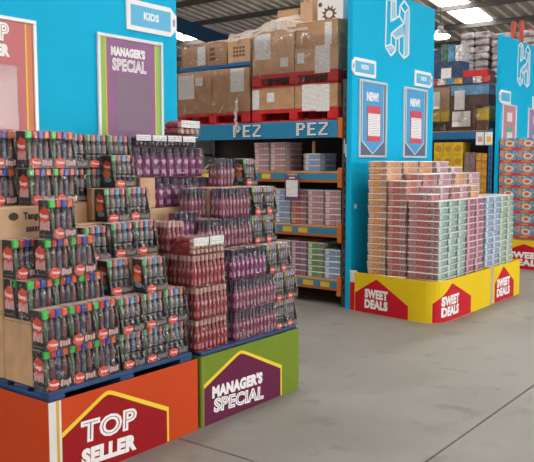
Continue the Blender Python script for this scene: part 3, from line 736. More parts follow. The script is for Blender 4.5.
# ---- manager's special pallet
G2 = 'tube packs on the manager\'s special pallet'; GC = 'brown cartons on the manager\'s special pallet'
for i in range(2):
    for k in range(3):
        sp(RED4, 3.275+.146*i, 3.05+.02*(k == 2), L_[k], ['bottom', 'second', 'third'][k]+' layer dark red tube pack, '+['left', 'right'][i]+' column', G2)
for i in range(3):
    for k in range(2):
        sp(PUR4, 3.64+.147*i, 3.05, L_[k], ['bottom', 'second'][k]+' layer plum tube pack, '+['left', 'middle', 'right'][i]+' of three in the front row', G2)
for i in range(2):
    for k in range(2):
        sp(MINI2, 4.068+.128*i, 3.05, L_[k], ['bottom', 'second'][k]+' layer black candy pack, '+['left', 'right'][i]+' of two at the right corner of the lime skirt', G2)
for i in range(2): sp(PUR5, 3.648+.178*i, 3.08, L_[2], 'third layer wide plum tube pack, '+['left', 'right'][i]+' of two', G2)
for i in range(2): sp(MINI2, 4.03+.13*i, 3.08, L_[2], 'third layer black candy pack, '+['left', 'right'][i]+' of two', G2)
carton(3.60, 4.28, 3.20, 3.338, BZ, L_[3]-.002, 'brown carton inside the lime skirt pallet behind the plum packs', group=GC)
for i in range(3): sp(PUR4, 3.555+.149*i, 3.20, L_[3], 'fourth layer plum tube pack, '+['left', 'middle', 'right'][i]+' of three', G2)
for i in range(2): sp(MINI2, 4.02+.13*i, 3.20, L_[3], 'fourth layer black candy pack, '+['left', 'right'][i]+' of two', G2)
carton(3.60, 3.705, 3.345, 3.51, BZ, L_[4]-.002, 'brown carton under the set-back purple pack', group=GC)
sp(PUR4, 3.553, 3.35, L_[4], 'fifth layer purple tube pack set back beside the brown carton', G2)
for i in range(2): sp(PUR4, 3.705+.147*i, 3.215, L_[4], 'fifth layer plum tube pack, '+['left', 'right'][i]+' of two', G2)
for i in range(2): sp(MINI2, 4.045+.13*i, 3.215, L_[4], 'fifth layer black candy pack, '+['left', 'right'][i]+' of two', G2)
carton(3.71, 4.29, 3.345, 3.515, BZ, L_[5]-.002, 'brown carton under the sixth layer packs', group=GC)
sp(PUR4, 3.895, 3.395, L_[5], 'sixth layer plum tube pack beside the black candy pack', G2)
sp(MINI2, 4.17, 3.395, L_[5], 'highest black candy pack at the right of the lime skirt pallet', G2)
carton(3.30, 4.28, 3.52, 4.15, BZ, 1.306, 'brown carton showing below the upper rows of purple packs', m=cardboard2, group=GC)
for i in range(3): sp(PUR3, 3.425+.212*i, 3.525, 1.308, 'lower upper-row purple tube pack, '+['left', 'middle', 'right'][i]+' of three', G2)
carton(3.285, 3.42, 3.54, 3.95, 1.308, 1.503, 'small brown carton at the left end of the lower purple row', m=cardboard2, group=GC)
carton(3.43, 4.2, 3.64, 4.0, 1.308, 1.503, 'brown carton hidden behind the lower purple row', group=GC)
for i in range(3): sp(PUR3, 3.262+.212*i, 3.548, 1.506, 'upper purple tube pack, '+['left', 'middle', 'right'][i]+' of three below the lying packs', G2)
carton(3.30, 4.0, 3.665, 3.95, 1.506, 1.70, 'brown carton hidden behind the upper purple packs', group=GC)
carton(3.425, 3.553, 3.215, 3.43, BZ, 1.088, 'brown carton hidden behind the dark red packs', group=GC)
for k in range(3): sp(RED4, 3.277, 3.215, L_[k], ['bottom', 'second', 'third'][k]+' layer dark red tube pack, seen only from its side behind the left column', G2)
sp(PUR5, 3.416, 3.312, 1.09, 'purple tube pack set back between the red and plum packs', G2)
sp(RED4, 3.268, 3.272, L_[3]+.0, 'dark red tube pack standing behind the lying red packs', G2)

def lying_spec(kind, W, D, rows=2):
    bodym = MATS['tube_'+kind]; capm = MATS['tube_cap_'+kind]; n = 4; r = W/n/2*.97
    tr = fixn(MB().box(0, W, .03, D, 0, .004, bodym).box(0, W, D-.004, D, 0, 2*r, bodym).mesh('tray')); ch = []
    tb = MB().lathe([(r*.9, 0), (r, .012), (r, D-.07), (r*.7, D-.04), (r*.66, D-.036)], 10, bodym)
    tb.v = [(x, D-.006-z, y) for x, y, z in tb.v]; tb = fixn(tb.mesh('tube')); tb.polygons.foreach_set('use_smooth', [True]*len(tb.polygons))
    cp = MB().lathe([(r*.84, D-.037), (r*.84, D-.010), (r*.6, D-.006)], 8, capm); cp.v = [(x, D-.006-z, y) for x, y, z in cp.v]; cp = fixn(cp.mesh('cap'))
    for j in range(rows):
        for i in range(n): ch.append(('tube', tb, ((i+.5)*W/n, .006, .004+r+j*1.8*r), [('cap', cp, (0, 0, 0), [])]))
    zt = .004+(2+1.8*(rows-1))*r
    ch.append(('label_card', fixn(MB().box(.006, W-.006, .001, .003, zt*.55, zt+.006, paper).mesh('label_card')), (0, 0, 0), []))
    ch.append(('shrink_film', fixn(MB().box(-.001, W+.001, -.001, D+.001, .0005, zt+.008, film, .006).mesh('shrink_film')), (0, 0, 0), []))
    return ('lying_tube_pack', tr, (0, 0, 0), ch)
LIER = lying_spec('red', .142, .185, 3); LIEP = lying_spec('purple', .136, .185)
for i in range(2): sp(LIER, 3.275+.145*i, 3.075, L_[3], 'dark red tube pack lying flat with a white label, '+['left', 'right'][i]+' of two', G2)
for i in range(4): sp(LIEP, 3.27+.14*i, 3.555, 1.703, 'purple tube pack lying flat on top, '+ORD[i+1]+' from the left', G2)
sp(lying_spec('red', .19, .16, 2), 3.68, 3.56, 1.785, 'pale labelled pack lying on top of the purple packs, highest on the pallet', G2)

# ------------------------------------------------------------------ clear tubs of sweets
FLAV = {'peach': ((.60, .27, .09), (.62, .40, .26), (.30, .13, .05)), 'cola': ((.40, .11, .09), (.52, .22, .18), (.16, .05, .03)), 'berry': ((.42, .12, .12), (.46, .22, .24), (.10, .03, .05)),
        'mint': ((.25, .42, .38), (.50, .62, .58), (.05, .16, .11)), 'lime': ((.28, .42, .30), (.55, .64, .56), (.10, .24, .14)), 'magenta': ((.38, .08, .16), (.60, .36, .42), (.28, .08, .14)),
        'sky': ((.20, .34, .56), (.55, .62, .70), (.22, .32, .48)), 'rose': ((.44, .22, .27), (.62, .48, .50), (.30, .16, .18)), 'violet': ((.24, .10, .20), (.52, .40, .48), (.12, .05, .10)), 'leaf': ((.10, .30, .09), (.50, .56, .46), (.06, .13, .06))}
TH = .0665; TW, TL = .222, .352
lidm = mat('tub_lid', (.80, .76, .76), .25, coat=.5)
def tub_spec(fl, side=None):
    def mm(f):
        lab, pale, candy = FLAV[f]
        return (mat('tub_label_'+f, lab, .4, coat=.3, var=.22, scale=45), mat('tub_pale_'+f, pale, .35, coat=.3, var=.15, scale=60), mat('tub_sweets_'+f, candy, .3, coat=.5, var=.5, scale=70, c2=tuple(min(1, x*.8+.28) for x in lab)))
    a = mm(fl); b = mm(side or fl)
    t_ = .006; body = MB(); z1 = TH-.010
    vs = [(t_+.004, t_+.004, 0), (TW-t_-.004, t_+.004, 0), (TW-t_-.004, TL-t_-.004, 0), (t_+.004, TL-t_-.004, 0), (t_, t_, z1), (TW-t_, t_, z1), (TW-t_, TL-t_, z1), (t_, TL-t_, z1)]
    body.add(vs, [(3, 2, 1, 0), (4, 5, 6, 7), (0, 1, 5, 4), (1, 2, 6, 5), (2, 3, 7, 6)], a[2]).add(vs, [(3, 0, 4, 7)], b[2])
    lid = MB().box(0, TW, 0, TL, z1, TH-.003, lidm, .003).box(.012, TW-.012, .012, TL-.012, TH-.003, TH, lidm, .0015)
    e = .0035; out = []
    def band(Wd, m):
        """one printed strip: pale block, colour block; coordinates along the face"""
        us = (.07, .30, .66); lb = MB(); vs = []
        for u in us: vs += [(Wd*u, 0, .010), (Wd*u, 0, z1-.004), (Wd*u, .003, z1-.004), (Wd*u, .003, .010)]
        lb.v = vs; a_, b_ = lb.mi(m[1]), lb.mi(m[0])
        for i in range(2):
            for q in range(4): lb.f.append((4*i+q, 4*i+(q+1) % 4, 4*i+4+(q+1) % 4, 4*i+4+q)); lb.m.append((a_, b_)[i])
        lb.f += [(3, 2, 1, 0), (8, 9, 10, 11)]; lb.m += [a_, b_]
        return lb
    for m, axis in ((a, 0), (b, 1)):
        lb = band(TW if axis == 0 else TL, m)
        lb.v = [(x, y+e, z) for x, y, z in lb.v] if axis == 0 else [(y+e, TL-x, z) for x, y, z in lb.v]
        out.append(('label' , fixn(lb.mesh('label')), (0, 0, 0), []))
    for m, axis in ((a, 0), (b, 1)):
        lb = band(TW if axis == 0 else TL, m)
        lb.v = [(TW-x, TL-e-y, z) for x, y, z in lb.v] if axis == 0 else [(TW-e-y, x, z) for x, y, z in lb.v]
        out.append(('label' , fixn(lb.mesh('label')), (0, 0, 0), []))
    return ('sweet_tub', fixn(body.mesh('tub_body')), (0, 0, 0), [('lid', fixn(lid.mesh('lid')), (0, 0, 0), [])]+out)
TUBS = {k: tub_spec(k) for k in FLAV}; TUBS['corner'] = tub_spec('mint', 'berry')
GT = 'clear sweet tubs stacked above the yellow skirts'
def tub_col(fl, x, y, z0, n, rz, desc, colour, grp=GT, cut=0):
    for k in range(n):
        o_ = spawn(TUBS[fl], (x+random.uniform(-.006, .006), y+random.uniform(-.006, .006), z0+k*TH), rz+R(random.uniform(-1.2, 1.2)), '%s tub, %s from top, %s' % (colour, ORD[n-k], desc), 'tub', grp)
NAMES = {'corner': 'mint', 'mint': 'mint', 'lime': 'pale green', 'magenta': 'magenta', 'sky': 'pale blue', 'peach': 'peach', 'cola': 'dark red', 'berry': 'berry red', 'rose': 'pink'}
ZT = .151
# front rows: long side runs back from the aisle
fr1 = ['corner', 'mint', 'mint', 'magenta', 'magenta']
for i, f in enumerate(fr1): tub_col(f, 6.975+.238*i, 3.20, ZT, 16, 0, ['corner column above the curved skirt', 'second front column from the corner', 'third front column from the corner', 'fourth front column from the corner', 'fifth front column from the corner'][i], NAMES[f])
fr2 = ['sky', 'sky', 'lime', 'lime']
for i, f in enumerate(fr2): tub_col(f, 8.205+.226*i, 3.20, ZT, 16, 0, ['sixth', 'seventh', 'eighth', 'ninth'][i]+' front column from the corner', NAMES[f])
for i, f in enumerate(('berry', 'rose', 'berry', 'rose', 'peach')):
    for q in range(2 if i > 0 else 1): spawn(TUBS[f], (7.0+.25*i, 3.30+.02*(i % 2)-.0, ZT+(16+q)*TH), R(random.uniform(-3, 3)), '%s tub set back on top of the %s front column, %s' % (NAMES[f], ORD[i+1], ['lower', 'upper'][q]), 'tub', GT)
# back rows turned a quarter: long side along the aisle end; rz=90 puts the short side towards -x
tub_col('cola', 6.975+TL, 3.665-.1, ZT, 19, R(90), 'middle column of the left face', 'dark red')
tub_col('peach', 6.975+TL, 3.80, ZT, 22, R(90), 'column of the left face nearest the blue panel', 'peach')
def core(x0, x1, y0, y1, z1, lb):
    carton(x0, x1, y0, y1, ZT, z1, lb, group='brown cartons inside the sweet tub stacks', tp=False)
for i, (f, n, nb) in enumerate((('cola', 20, 'second'), ('rose', 20, 'third'), ('peach', 20, 'fourth'), ('rose', 20, 'fifth'))):
    x = 6.975+.385*(i+1)+(.06 if i > 1 else 0); k = 6; zb = ZT+(n-k)*TH
    core(x, x+TL, 3.57, 3.785, zb-.001, 'brown carton under the middle tub row, '+nb+' along')
    tub_col(f, x+TL, 3.565, zb, k, R(90), 'middle row, '+nb+' stack along from the left face', NAMES[f])
for i, (f, n, nb) in enumerate((('peach', 22, 'second'), ('peach', 22, 'third'), ('rose', 22, 'fourth'), ('rose', 21, 'fifth'))):
    x = 6.975+.385*(i+1)+(.06 if i > 1 else 0); k = 7; zb = ZT+(n-k)*TH
    core(x, x+TL, 3.805, 4.02, zb-.001, 'brown carton under the rear tub row, '+nb+' along')
    tub_col(f, x+TL, 3.80, zb, k, R(90), 'rear row, '+nb+' stack along from the left face', NAMES[f])

# ------------------------------------------------------------------ racking behind the middle panel (its left face looks into the aisle)
RX = 7.06; RYN = 4.36; RYF = 7.1
rack = thing('pallet_rack', 'pallet rack with wooden shelves between the left and middle blue panels', 'rack', (0, 0, 0))
def upright(parent, x, y, ztop, m=steel_dark):
    mb = MB().box(x, x+.012, y-.045, y+.045, 0, ztop, m).box(x, x+.08, y-.045, y-.033, 0, ztop, m).box(x, x+.08, y+.033, y+.045, 0, ztop, m)
    u = ob('upright', mb, parent)
    ob('slot_row', (lambda b: [b.box(x-.001, x+.001, y-.008, y+.008, .15+.1*k, .2+.1*k, mat('slot_black', (.01, .01, .01), .8)) for k in range(int((ztop-.3)/.1))] and b)(MB()), u)
    ob('base_plate', MB().box(x-.02, x+.1, y-.055, y+.055, 0, .008, m), u)
for x in (RX, RX+.92):
    for y in (RYN, RYF): upright(rack, x, y, 2.5)
for y in (RYN, RYF):
    for k in range(3): ob('brace', MB().bar((RX+.06, y, .3+.7*k), (RX+.9, y, .3+.7*k+(.6 if k % 2 else 0)), .03, steel_dark), rack)
blu_l = mat('price_blue', (.02, .17, .33), .5); yel_l = mat('price_yellow', (.72, .50, .03), .5); strip = mat('strip_blue', (.03, .22, .38), .4)
def connectors(zc):
    ob('beam_connector', MB().box(RX-.03, RX+.0, RYN+.02, RYN+.075, zc-.13, zc+.09, orange_steel, .004), rack)
for lv, (zt, labels) in enumerate(((1.503, ((.55, .68), (.93, 1.06), (1.50, 1.62))), (.893, ((.40, .53), (.62, .75), (.86, .98), (1.2, 1.32), (1.5, 1.62))), (.295, ((.10, .22), (.32, .46), (.55, .68), (.9, 1.02))))):
    for dx in (0, .88): ob('beam', MB().box(RX-.005+dx, RX+.045+dx, RYN+.05, RYF-.05, zt-.125, zt-.022, orange_steel, .004), rack)
    nb = 4
    for k in range(nb):
        ya = RYN+.05+(RYF-RYN-.1)*k/nb; ob('shelf_board', MB().box(RX-.012, RX+.93, ya+.002, ya+(RYF-RYN-.1)/nb-.002, zt-.022, zt, wood, .003), rack)
    ps_ = ob('price_strip', MB().box(RX-.012, RX-.006, RYN+.08, RYF-.05, zt-.095, zt-.028, strip), rack)
    for a, b in labels:
        for off in (0, 1.35): ob('price_label', MB().box(RX-.0145, RX-.0115, RYN+.08+a+off, RYN+.08+b+off, zt-.09, zt-.034, yel_l), ps_) if a+off < 2.5 else None
    connectors(zt-.05)
for dx in (0, .88): ob('beam', MB().box(RX-.005+dx, RX+.045+dx, RYN+.05, RYF-.05, 1.93, 2.06, orange_steel, .004), rack)
connectors(2.0)
ob('shade_sheet', MB().box(RX+1.0, RX+1.01, RYN-.03, RYF+.04, 0, 2.06, mat('shade_dark', (.02, .02, .022), .8)), rack)  # dark sheet stands in for the deep shade inside the rack
ob('upright_marking', MB().box(RX-.0016, RX-.0004, RYN-.022, RYN-.004, 1.66, 1.80, mat('mark_white', (.6, .6, .6), .5)).box(RX-.0016, RX-.0004, RYN+.002, RYN+.014, 1.70, 1.86, MATS['mark_white']), rack)

# brick-letter sign along the beam
sg = thing('shelf_sign', 'long blue sign with white brick letters above the wooden shelves', 'sign', (RX-.03, RYN, 1.875))
sgm = mat('sign_blue', (.012, .22, .42), .45)
ob('board', MB().box(0, .012, .08, 2.68, 0, .19, sgm, .003), sg)
GL = {'P': ['111110', '110011', '110011', '111110', '110000', '110000', '110000'], 'E': ['111111', '110000', '110000', '111110', '110000', '110000', '111111'], 'Z': ['111111', '000011', '000110', '001100', '011000', '110000', '111111']}
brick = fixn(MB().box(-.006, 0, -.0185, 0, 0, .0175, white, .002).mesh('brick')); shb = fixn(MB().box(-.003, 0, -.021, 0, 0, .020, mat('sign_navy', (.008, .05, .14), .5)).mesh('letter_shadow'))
def word(yr):
    """yr = right-hand (near) end of the word, measured from the near post"""
    for li, ch_ in enumerate('ZEP'):
        for r_, rowb in enumerate(GL[ch_]):
            for c_, bit in enumerate(rowb):
                if bit == '1':
                    y_ = yr+li*.152+(5-c_)*.0202+.02; z_ = .152-r_*.0205
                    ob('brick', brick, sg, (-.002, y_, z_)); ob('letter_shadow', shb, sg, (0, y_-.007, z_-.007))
a = at(328, 128, X=RX-.03).y-RYN; word(a)
a = at(261, 130, X=RX-.03).y-RYN; word(a)
a = at(198, 130, X=RX-.03).y-RYN; word(a)

# purple price sign hanging from the top shelf
p = at(284, 176, X=RX-.05); q = at(298.5, 200, X=RX-.05)
hs = thing('price_sign', 'purple hanging price sign with white sheet on the top shelf edge', 'sign', (RX-.03, p.y, p.z-.3))
hh = .29; ww = p.y-q.y
ob('backing', MB().box(-.006, 0, -ww, 0, .02, hh+.02, mat('sign_purple', (.14, .05, .16), .5), .003), hs)
ob('sheet', MB().box(-.009, -.006, -ww+.022, -.022, .065, hh-.035, paper), hs)
ob('heading', MB().box(-.008, -.006, -ww*.7, -ww*.3, hh-.018, hh, offwhite), hs)
ob('hook', MB().box(-.004, .024, -ww/2-.01, -ww/2+.01, hh+.018, hh+.03, alu), hs)

# tubs on the shelves
GS = 'sweet tubs on the rack shelves'
def shelf_col(fl, px0, z, n, lv, nm, back=0):
    p_ = at(px0, 200, X=RX+.01); y1 = p_.y
    tub_col_s(fl, RX+.02+back, y1-TW, z, n, lv, nm)
def tub_col_s(fl, x, y, z, n, lv, nm):
    for k in range(n): spawn(TUBS[fl], (x+TL+random.uniform(-.004, .004), y+random.uniform(-.003, .003), z+k*TH), R(90), '%s tub, %s from the top of its stack on the %s rack shelf' % (nm, ORD[n-k], lv), 'tub', GS)
yy = RYN+.055
for i, (f, n, nm) in enumerate((('rose', 6, 'pale pink'), ('rose', 6, 'second column pink'), ('cola', 6, 'dark red'), ('sky', 6, 'pale blue'), ('peach', 6, 'peach'), ('magenta', 6, 'magenta'), ('mint', 6, 'mint'))):
    tub_col_s(f, RX+.02, yy+.232*i, .893, n, 'middle', nm)
for i, (f, n, nm) in enumerate((('sky', 5, 'pale blue'), ('leaf', 6, 'leaf green'), ('violet', 6, 'violet'), ('rose', 6, 'pink'))):
    tub_col_s(f, RX+.02, yy+.232*i, .295, n, 'bottom', nm)
for i, (f, n, nm, px) in enumerate((('sky', 3, 'pale blue', 304), ('rose', 5, 'pink', 270), ('rose', 5, 'farther pink', 254), ('violet', 3, 'violet', 290))):
    tub_col_s(f, RX+.04+(.25 if i == 3 else 0), at(px, 165, X=RX+.04).y-TW, 1.503, n, 'top', nm)
o = ob('display_drum', MB().lathe([(.10, 0), (.11, .01), (.11, .30), (.10, .31)], 20, mat('drum_blue', (.01, .08, .32), .4)), None, (RX+.35+.22, 4.62, 1.503), None, 'dark blue drum behind the pale blue tubs on the top shelf', 'drum')
ob('rim', MB().lathe([(.114, .29), (.114, .305)], 20, MATS['drum_blue']), o)
o = ob('wooden_post', MB().box(-.012, .012, -.018, .018, 0, .135, mat('post_tan', (.45, .25, .13), .6), .004), None, (RX+.12, 4.85, 1.503+3*TH), None, 'small tan post standing on the pale blue tubs', 'post')
ob('post_top', MB().box(-.014, .014, -.020, .020, .128, .140, MATS['post_tan'], .004), o)

# ------------------------------------------------------------------ reserve stock above the sign
def block_pallet(W, D, Hh, m):
    """pallet seen from its -x side: top boards, blocks with fork openings, base boards; W along y, D along x"""
    parts = []
    slab = fixn(MB().box(0, D, 0, W, 0, .022, m, .004).mesh('deck')); parts.append(('deck', slab, (0, 0, Hh-.022)))
    side = fixn(MB().box(0, .02, 0, W, 0, .02, m, .003).mesh('edge_rail')); parts.append(('edge_rail', side, (-.001, 0, Hh-.042))); parts.append(('edge_rail', side, (D-.019, 0, Hh-.042)))
    for k, wv in ((0, .14), (1, .12), (2, .14)):
        b = fixn(MB().box(0, .14, 0, wv, 0, Hh-.044, m, .006).mesh('block')); y_ = (0, (W-.12)/2, W-.14)[k]
        for x_ in (0, (D-.14)/2, D-.14): parts.append(('block', b, (x_, y_, .022)))
    base = fixn(MB().box(0, D, 0, .14, 0, .022, m, .004).mesh('base_board'))
    for y_ in (0, (W-.14)/2, W-.14): parts.append(('base_board', base, (0, y_, 0)))
    brd = fixn(MB().box(0, .12, 0, W, 0, .022, m, .004).mesh('base_runner')); parts.append(('base_runner', brd, (0, 0, .0005)))
    return parts
def bpal(spec, loc, label, grp='red block pallets on the rack'):
    t_ = thing('block_pallet', label, 'pallet', loc, 0, grp)
    for nm, me, l in spec: ob(nm, me, t_, l)
RP = block_pallet(1.205, .9, .15, red_plastic); RP2 = block_pallet(1.2, .9, .15, red_plastic); BP = block_pallet(.80, .85, .06, rack_blue); BPs = block_pallet(.38, .8, .06, rack_blue)
Z0 = 2.062
bpal(RP, (RX, 4.455, Z0), 'red plastic pallet resting on the rack above the nearer brick-lettered word')
bpal(RP2, (RX, 5.69, Z0), 'red plastic pallet on the rack beside the left blue panel')
GB = 'brown cartons stored above the sign'
z1 = Z0+.151; zt = 2.468
carton(RX, RX+.85, 4.46, 5.035, z1, zt, 'low brown carton on the lower red pallet with four white sheets', cardboard, (('x', .18, .50, -.12, 1.02), ('x', .50, .82, -.17, 1.0)), GB)
carton(RX, RX+.85, 5.045, 5.65, z1, zt, 'low brown carton on the lower red pallet with a small white label', cardboard, (('x', .36, .54, .35, .78), ('x', .0, .17, .05, .92)), GB)
bpal(RP, (RX, 4.455, zt+.002), 'second red pallet between the low and the tall brown cartons')
z2 = zt+.153; zl = 3.14; zr = 3.165
carton(RX, RX+.85, 5.045, 5.65, z2, zl, 'tall brown carton on the second red pallet, left of the two stacked ones', cardboard2, (('x', .06, .44, .34, .90), ('x', .68, .86, .14, .34)), GB)
carton(RX, RX+.85, 4.46, 5.035, z2, 2.88, 'brown carton on the second red pallet, below another carton, small label left', cardboard2, (('x', .06, .22, .35, .80), ('x', .48, .82, -.12, 1.04)), GB)
carton(RX+.01, RX+.84, 4.47, 5.03, 2.882, zr, 'upper brown carton of two stacked under the white box', cardboard, (('x', .70, .86, .02, .90),), GB)
carton(RX, RX+.85, 5.695, 6.29, z1, 2.735, 'large brown carton beside the left panel, right one with a white sheet', cardboard, (('x', .50, .86, .46, .98),), GB)
carton(RX, RX+.85, 6.295, 6.89, z1, 2.735, 'large brown carton partly hidden by the left blue panel', cardboard, (('x', .04, .50, .36, .92), ('x', .54, .74, .66, .86)), GB)
bpal(BPs, (RX, 5.69, 2.737), 'thin blue pallet under the printed carton', 'blue slip pallets'); bpal(BP, (RX+.02, 6.08, 2.737), 'blue pallet under the wrapped cartons beside the left panel', 'blue slip pallets')
inkc = mat('ink_brown', (.16, .08, .04), .8)
c = carton(RX+.02, RX+.5, 5.70, 6.05, 2.80, 3.11, 'brown carton with dark printed block on the thin blue pallet', cardboard2, (), GB)
mb = MB()
for r_ in range(3):
    for k in range(4): mb.box(RX+.0185, RX+.0195, 5.785+k*.048, 5.82+k*.048, 2.87+r_*.045, 2.90+r_*.045, inkc)
ob('carton_print', mb, c)
c = carton(RX+.06, RX+.5, 6.10, 6.42, 2.80, 3.08, 'wrapped brown carton with printed lines on the blue pallet', cardboard, (), GB)
mb = MB()
for r_ in range(3): mb.box(RX+.0585, RX+.0595, 6.28+.01*r_, 6.38, 2.86+r_*.06, 2.90+r_*.06, inkc)
ob('carton_print', mb, c)
carton(RX+.06, RX+.5, 6.43, 6.86, 2.80, 3.05, 'wrapped brown carton with white sheet by the left panel edge', cardboard3, (('x', .64, .94, .08, .98),), GB)
# things on the very top
zc = zr+.002
c = carton(RX+.1, RX+.55, 4.46, 4.80, zc, 3.40, 'white box with a dark starburst print on top of the cartons', white, (), 'white boxes on top', tp=False)
mb = MB(); N = 22; mb.prism([(4.64+(.105 if k % 2 else .065)*math.cos(6.283*k/N), zc+.07+(.10 if k % 2 else .06)*math.sin(6.283*k/N)) for k in range(N)], RX+.0985, RX+.0995, inkc, 'yz')
mb.prism([(4.64+.045*math.cos(6.283*k/N), zc+.07+.04*math.sin(6.283*k/N)) for k in range(N)], RX+.0978, RX+.0984, white, 'yz'); ob('starburst_print', mb, c)
mb = MB(); mb.lathe([(.026, 0), (.026, .001)], 14, inkc); ob('round_mark', mb, c, (RX+.0985, 4.76, 3.35), (0, R(90), 0))
carton(RX+.15, RX+.5, 4.90, 5.02, zc, 3.5, 'narrow upright carton at the top behind the wrapped pile', cardboard2, (), GB)
carton(RX+.25, RX+.7, 5.05, 5.64, zl+.002, 3.27, 'brown carton lying under the loose wrap at the top', cardboard2, (), GB)
carton(RX+.45, RX+.8, 5.30, 5.62, 3.272, 3.44, 'uppermost brown carton against the roof beams', cardboard, (), GB)
carton(RX+.45, RX+.8, 5.06, 5.28, 3.272, 3.50, 'brown carton behind the narrow upright carton at the top', cardboard2, (), GB)
# stretch wrap round the loads
def shell(name, x0, x1, y0, y1, z0, z1, m, label, n=10, amp=.012, grp='stretch film round stored loads', cat='stretch film', top=True):
    rr = random.Random(int(y0*100)); mb = MB(); ring = []
    P_ = [(x0, y1), (x0, y0), (x1, y0), (x1, y1)]; pts = []
    for a, b in zip(P_, P_[1:]+P_[:1]):
        for k in range(n): pts.append((a[0]+(b[0]-a[0])*k/n, a[1]+(b[1]-a[1])*k/n))
    lev = 6; vs = []
    for j in range(lev+1):
        for x, y in pts: vs.append((x-rr.random()*amp*(1 if x <= (x0+x1)/2 else -1), y+rr.uniform(-1, 1)*amp*.3, z0+(z1-z0)*j/lev+rr.uniform(-1, 1)*amp*(0 < j < lev)))
    M_ = len(pts); fs = [(j*M_+i, j*M_+(i+1) % M_, (j+1)*M_+(i+1) % M_, (j+1)*M_+i) for j in range(lev) for i in range(M_)]
    if top: fs.append(tuple(lev*M_+i for i in range(M_)))
    mb.add(vs, fs, m); o_ = ob(name, mb, None, None, None, label, cat, grp)
    return o_
shell('stretch_film', RX-.012, RX+.87, 4.445, 5.668, zt+.03, 3.05, wrap, 'clear stretch film round the tall cartons on the second red pallet', top=False)
shell('stretch_film', RX-.012, RX+.87, 5.68, 6.90, z1-.03, 2.72, wrap, 'clear stretch film round the large cartons beside the left panel', top=False)
shell('stretch_film', RX+.03, RX+.53, 6.07, 6.88, 2.805, 3.09, wrap, 'crumpled film over the small cartons beside the left panel', amp=.03)
# loose film heaped over the top cartons
mb = MB(); rr = random.Random(5); nx, ny = 14, 40; vs = []
for i in range(nx+1):
    for j in range(ny+1):
        v = j/ny; u = i/nx; h_ = 3.165+.15*math.exp(-((v-.42)/.22)**2)*(.35+u)+rr.uniform(-.006, .006)+.01*math.sin(v*26+u*5)
        if v > .55: h_ -= .04*(v-.55)
        vs.append((RX-.016+.5*u+rr.uniform(-.008, .004), 4.86+1.18*v, h_ if i > 1 else h_-.05*(2-i)))
mb.add(vs, [(i*(ny+1)+j, i*(ny+1)+j+1, (i+1)*(ny+1)+j+1, (i+1)*(ny+1)+j) for i in range(nx) for j in range(ny)], milky)
ob('loose_film', mb, None, None, None, 'loose milky film heaped over the highest cartons', 'stretch film')
# strand of film hanging over the sign
mb = MB(); p = at(236, 98, X=RX-.06); pts = [(p.x+rr.uniform(-.01, .01), p.y+rr.uniform(-.018, .018), p.z-.03*k) for k in range(15)]
for a, b in zip(pts[:-1], pts[1:]): mb.bar(a, b, .03+rr.uniform(-.012, .012), strand, up=(1, 0, 0), h=.012)
ob('film_strand', mb, None, None, None, 'twisted strand of clear film hanging over the brick-letter sign', 'stretch film')

# ------------------------------------------------------------------ right-hand display of blue cartons
cb = mat('candy_blue', (.07, .22, .40), .4, coat=.3, var=.35, scale=26, c2=(.30, .46, .58)); co = mat('candy_orange', (.75, .22, .04), .4, coat=.3); cr = mat('candy_red', (.48, .04, .035), .4, coat=.3); cw = mat('candy_cream', (.72, .64, .52), .4)
def oval(cx, cz, a, b, n=16): return [(cx+a*math.cos(6.283*k/n), cz+b*math.sin(6.283*k/n)) for k in range(n)]
bw_, bh_ = .278, .186
bd = fixn(MB().box(0, .3, 0, bw_, 0, bh_, cb, .003).mesh('carton_body'))
pm_ = MB().box(-.0012, 0, .002, bw_-.002, .004, .050, cr).prism(oval(bw_*.58, .027, .075, .016), -.002, -.0008, co, 'yz')
pm_.prism(oval(bw_*.47, .108, .068, .042), -.0014, 0, cw, 'yz').prism(oval(bw_*.47, .108, .046, .028), -.0022, -.001, co, 'yz').prism(oval(bw_*.47, .108, .028, .012), -.0028, -.0018, cr, 'yz').prism(oval(bw_*.87, .135, .030, .036), -.0014, 0, co, 'yz')
BLU = ('candy_carton', bd, (0, 0, 0), [('front_print', fixn(pm_.mesh('front_print')), (0, 0, 0), [])])
pallet(pallet_mesh_parts(1.1, 1.1, .15, blue_pallet), (11.26, 3.05, 0), 'navy pallet inside the skirt at the right edge')
carton(11.27, 12.3, 3.06, 4.19, .151, .458, 'brown base carton under the blue candy cartons', group='brown cartons of the right display', tp=False)
carton(11.58, 12.3, 3.1, 4.19, .46, 1.9, 'brown carton behind the blue candy cartons', group='brown cartons of the right display', tp=False)
for j in range(4):
    for k in range(8):
        spawn(BLU, (11.262+random.uniform(-.003, .003), 4.205-.281*(j+1), .46+.1885*k), 0, 'blue and orange candy carton, %s from the top, %s column' % (ORD[8-k], ['rear', 'second', 'third', 'nearest'][j]), 'carton', 'blue candy cartons at the right edge')

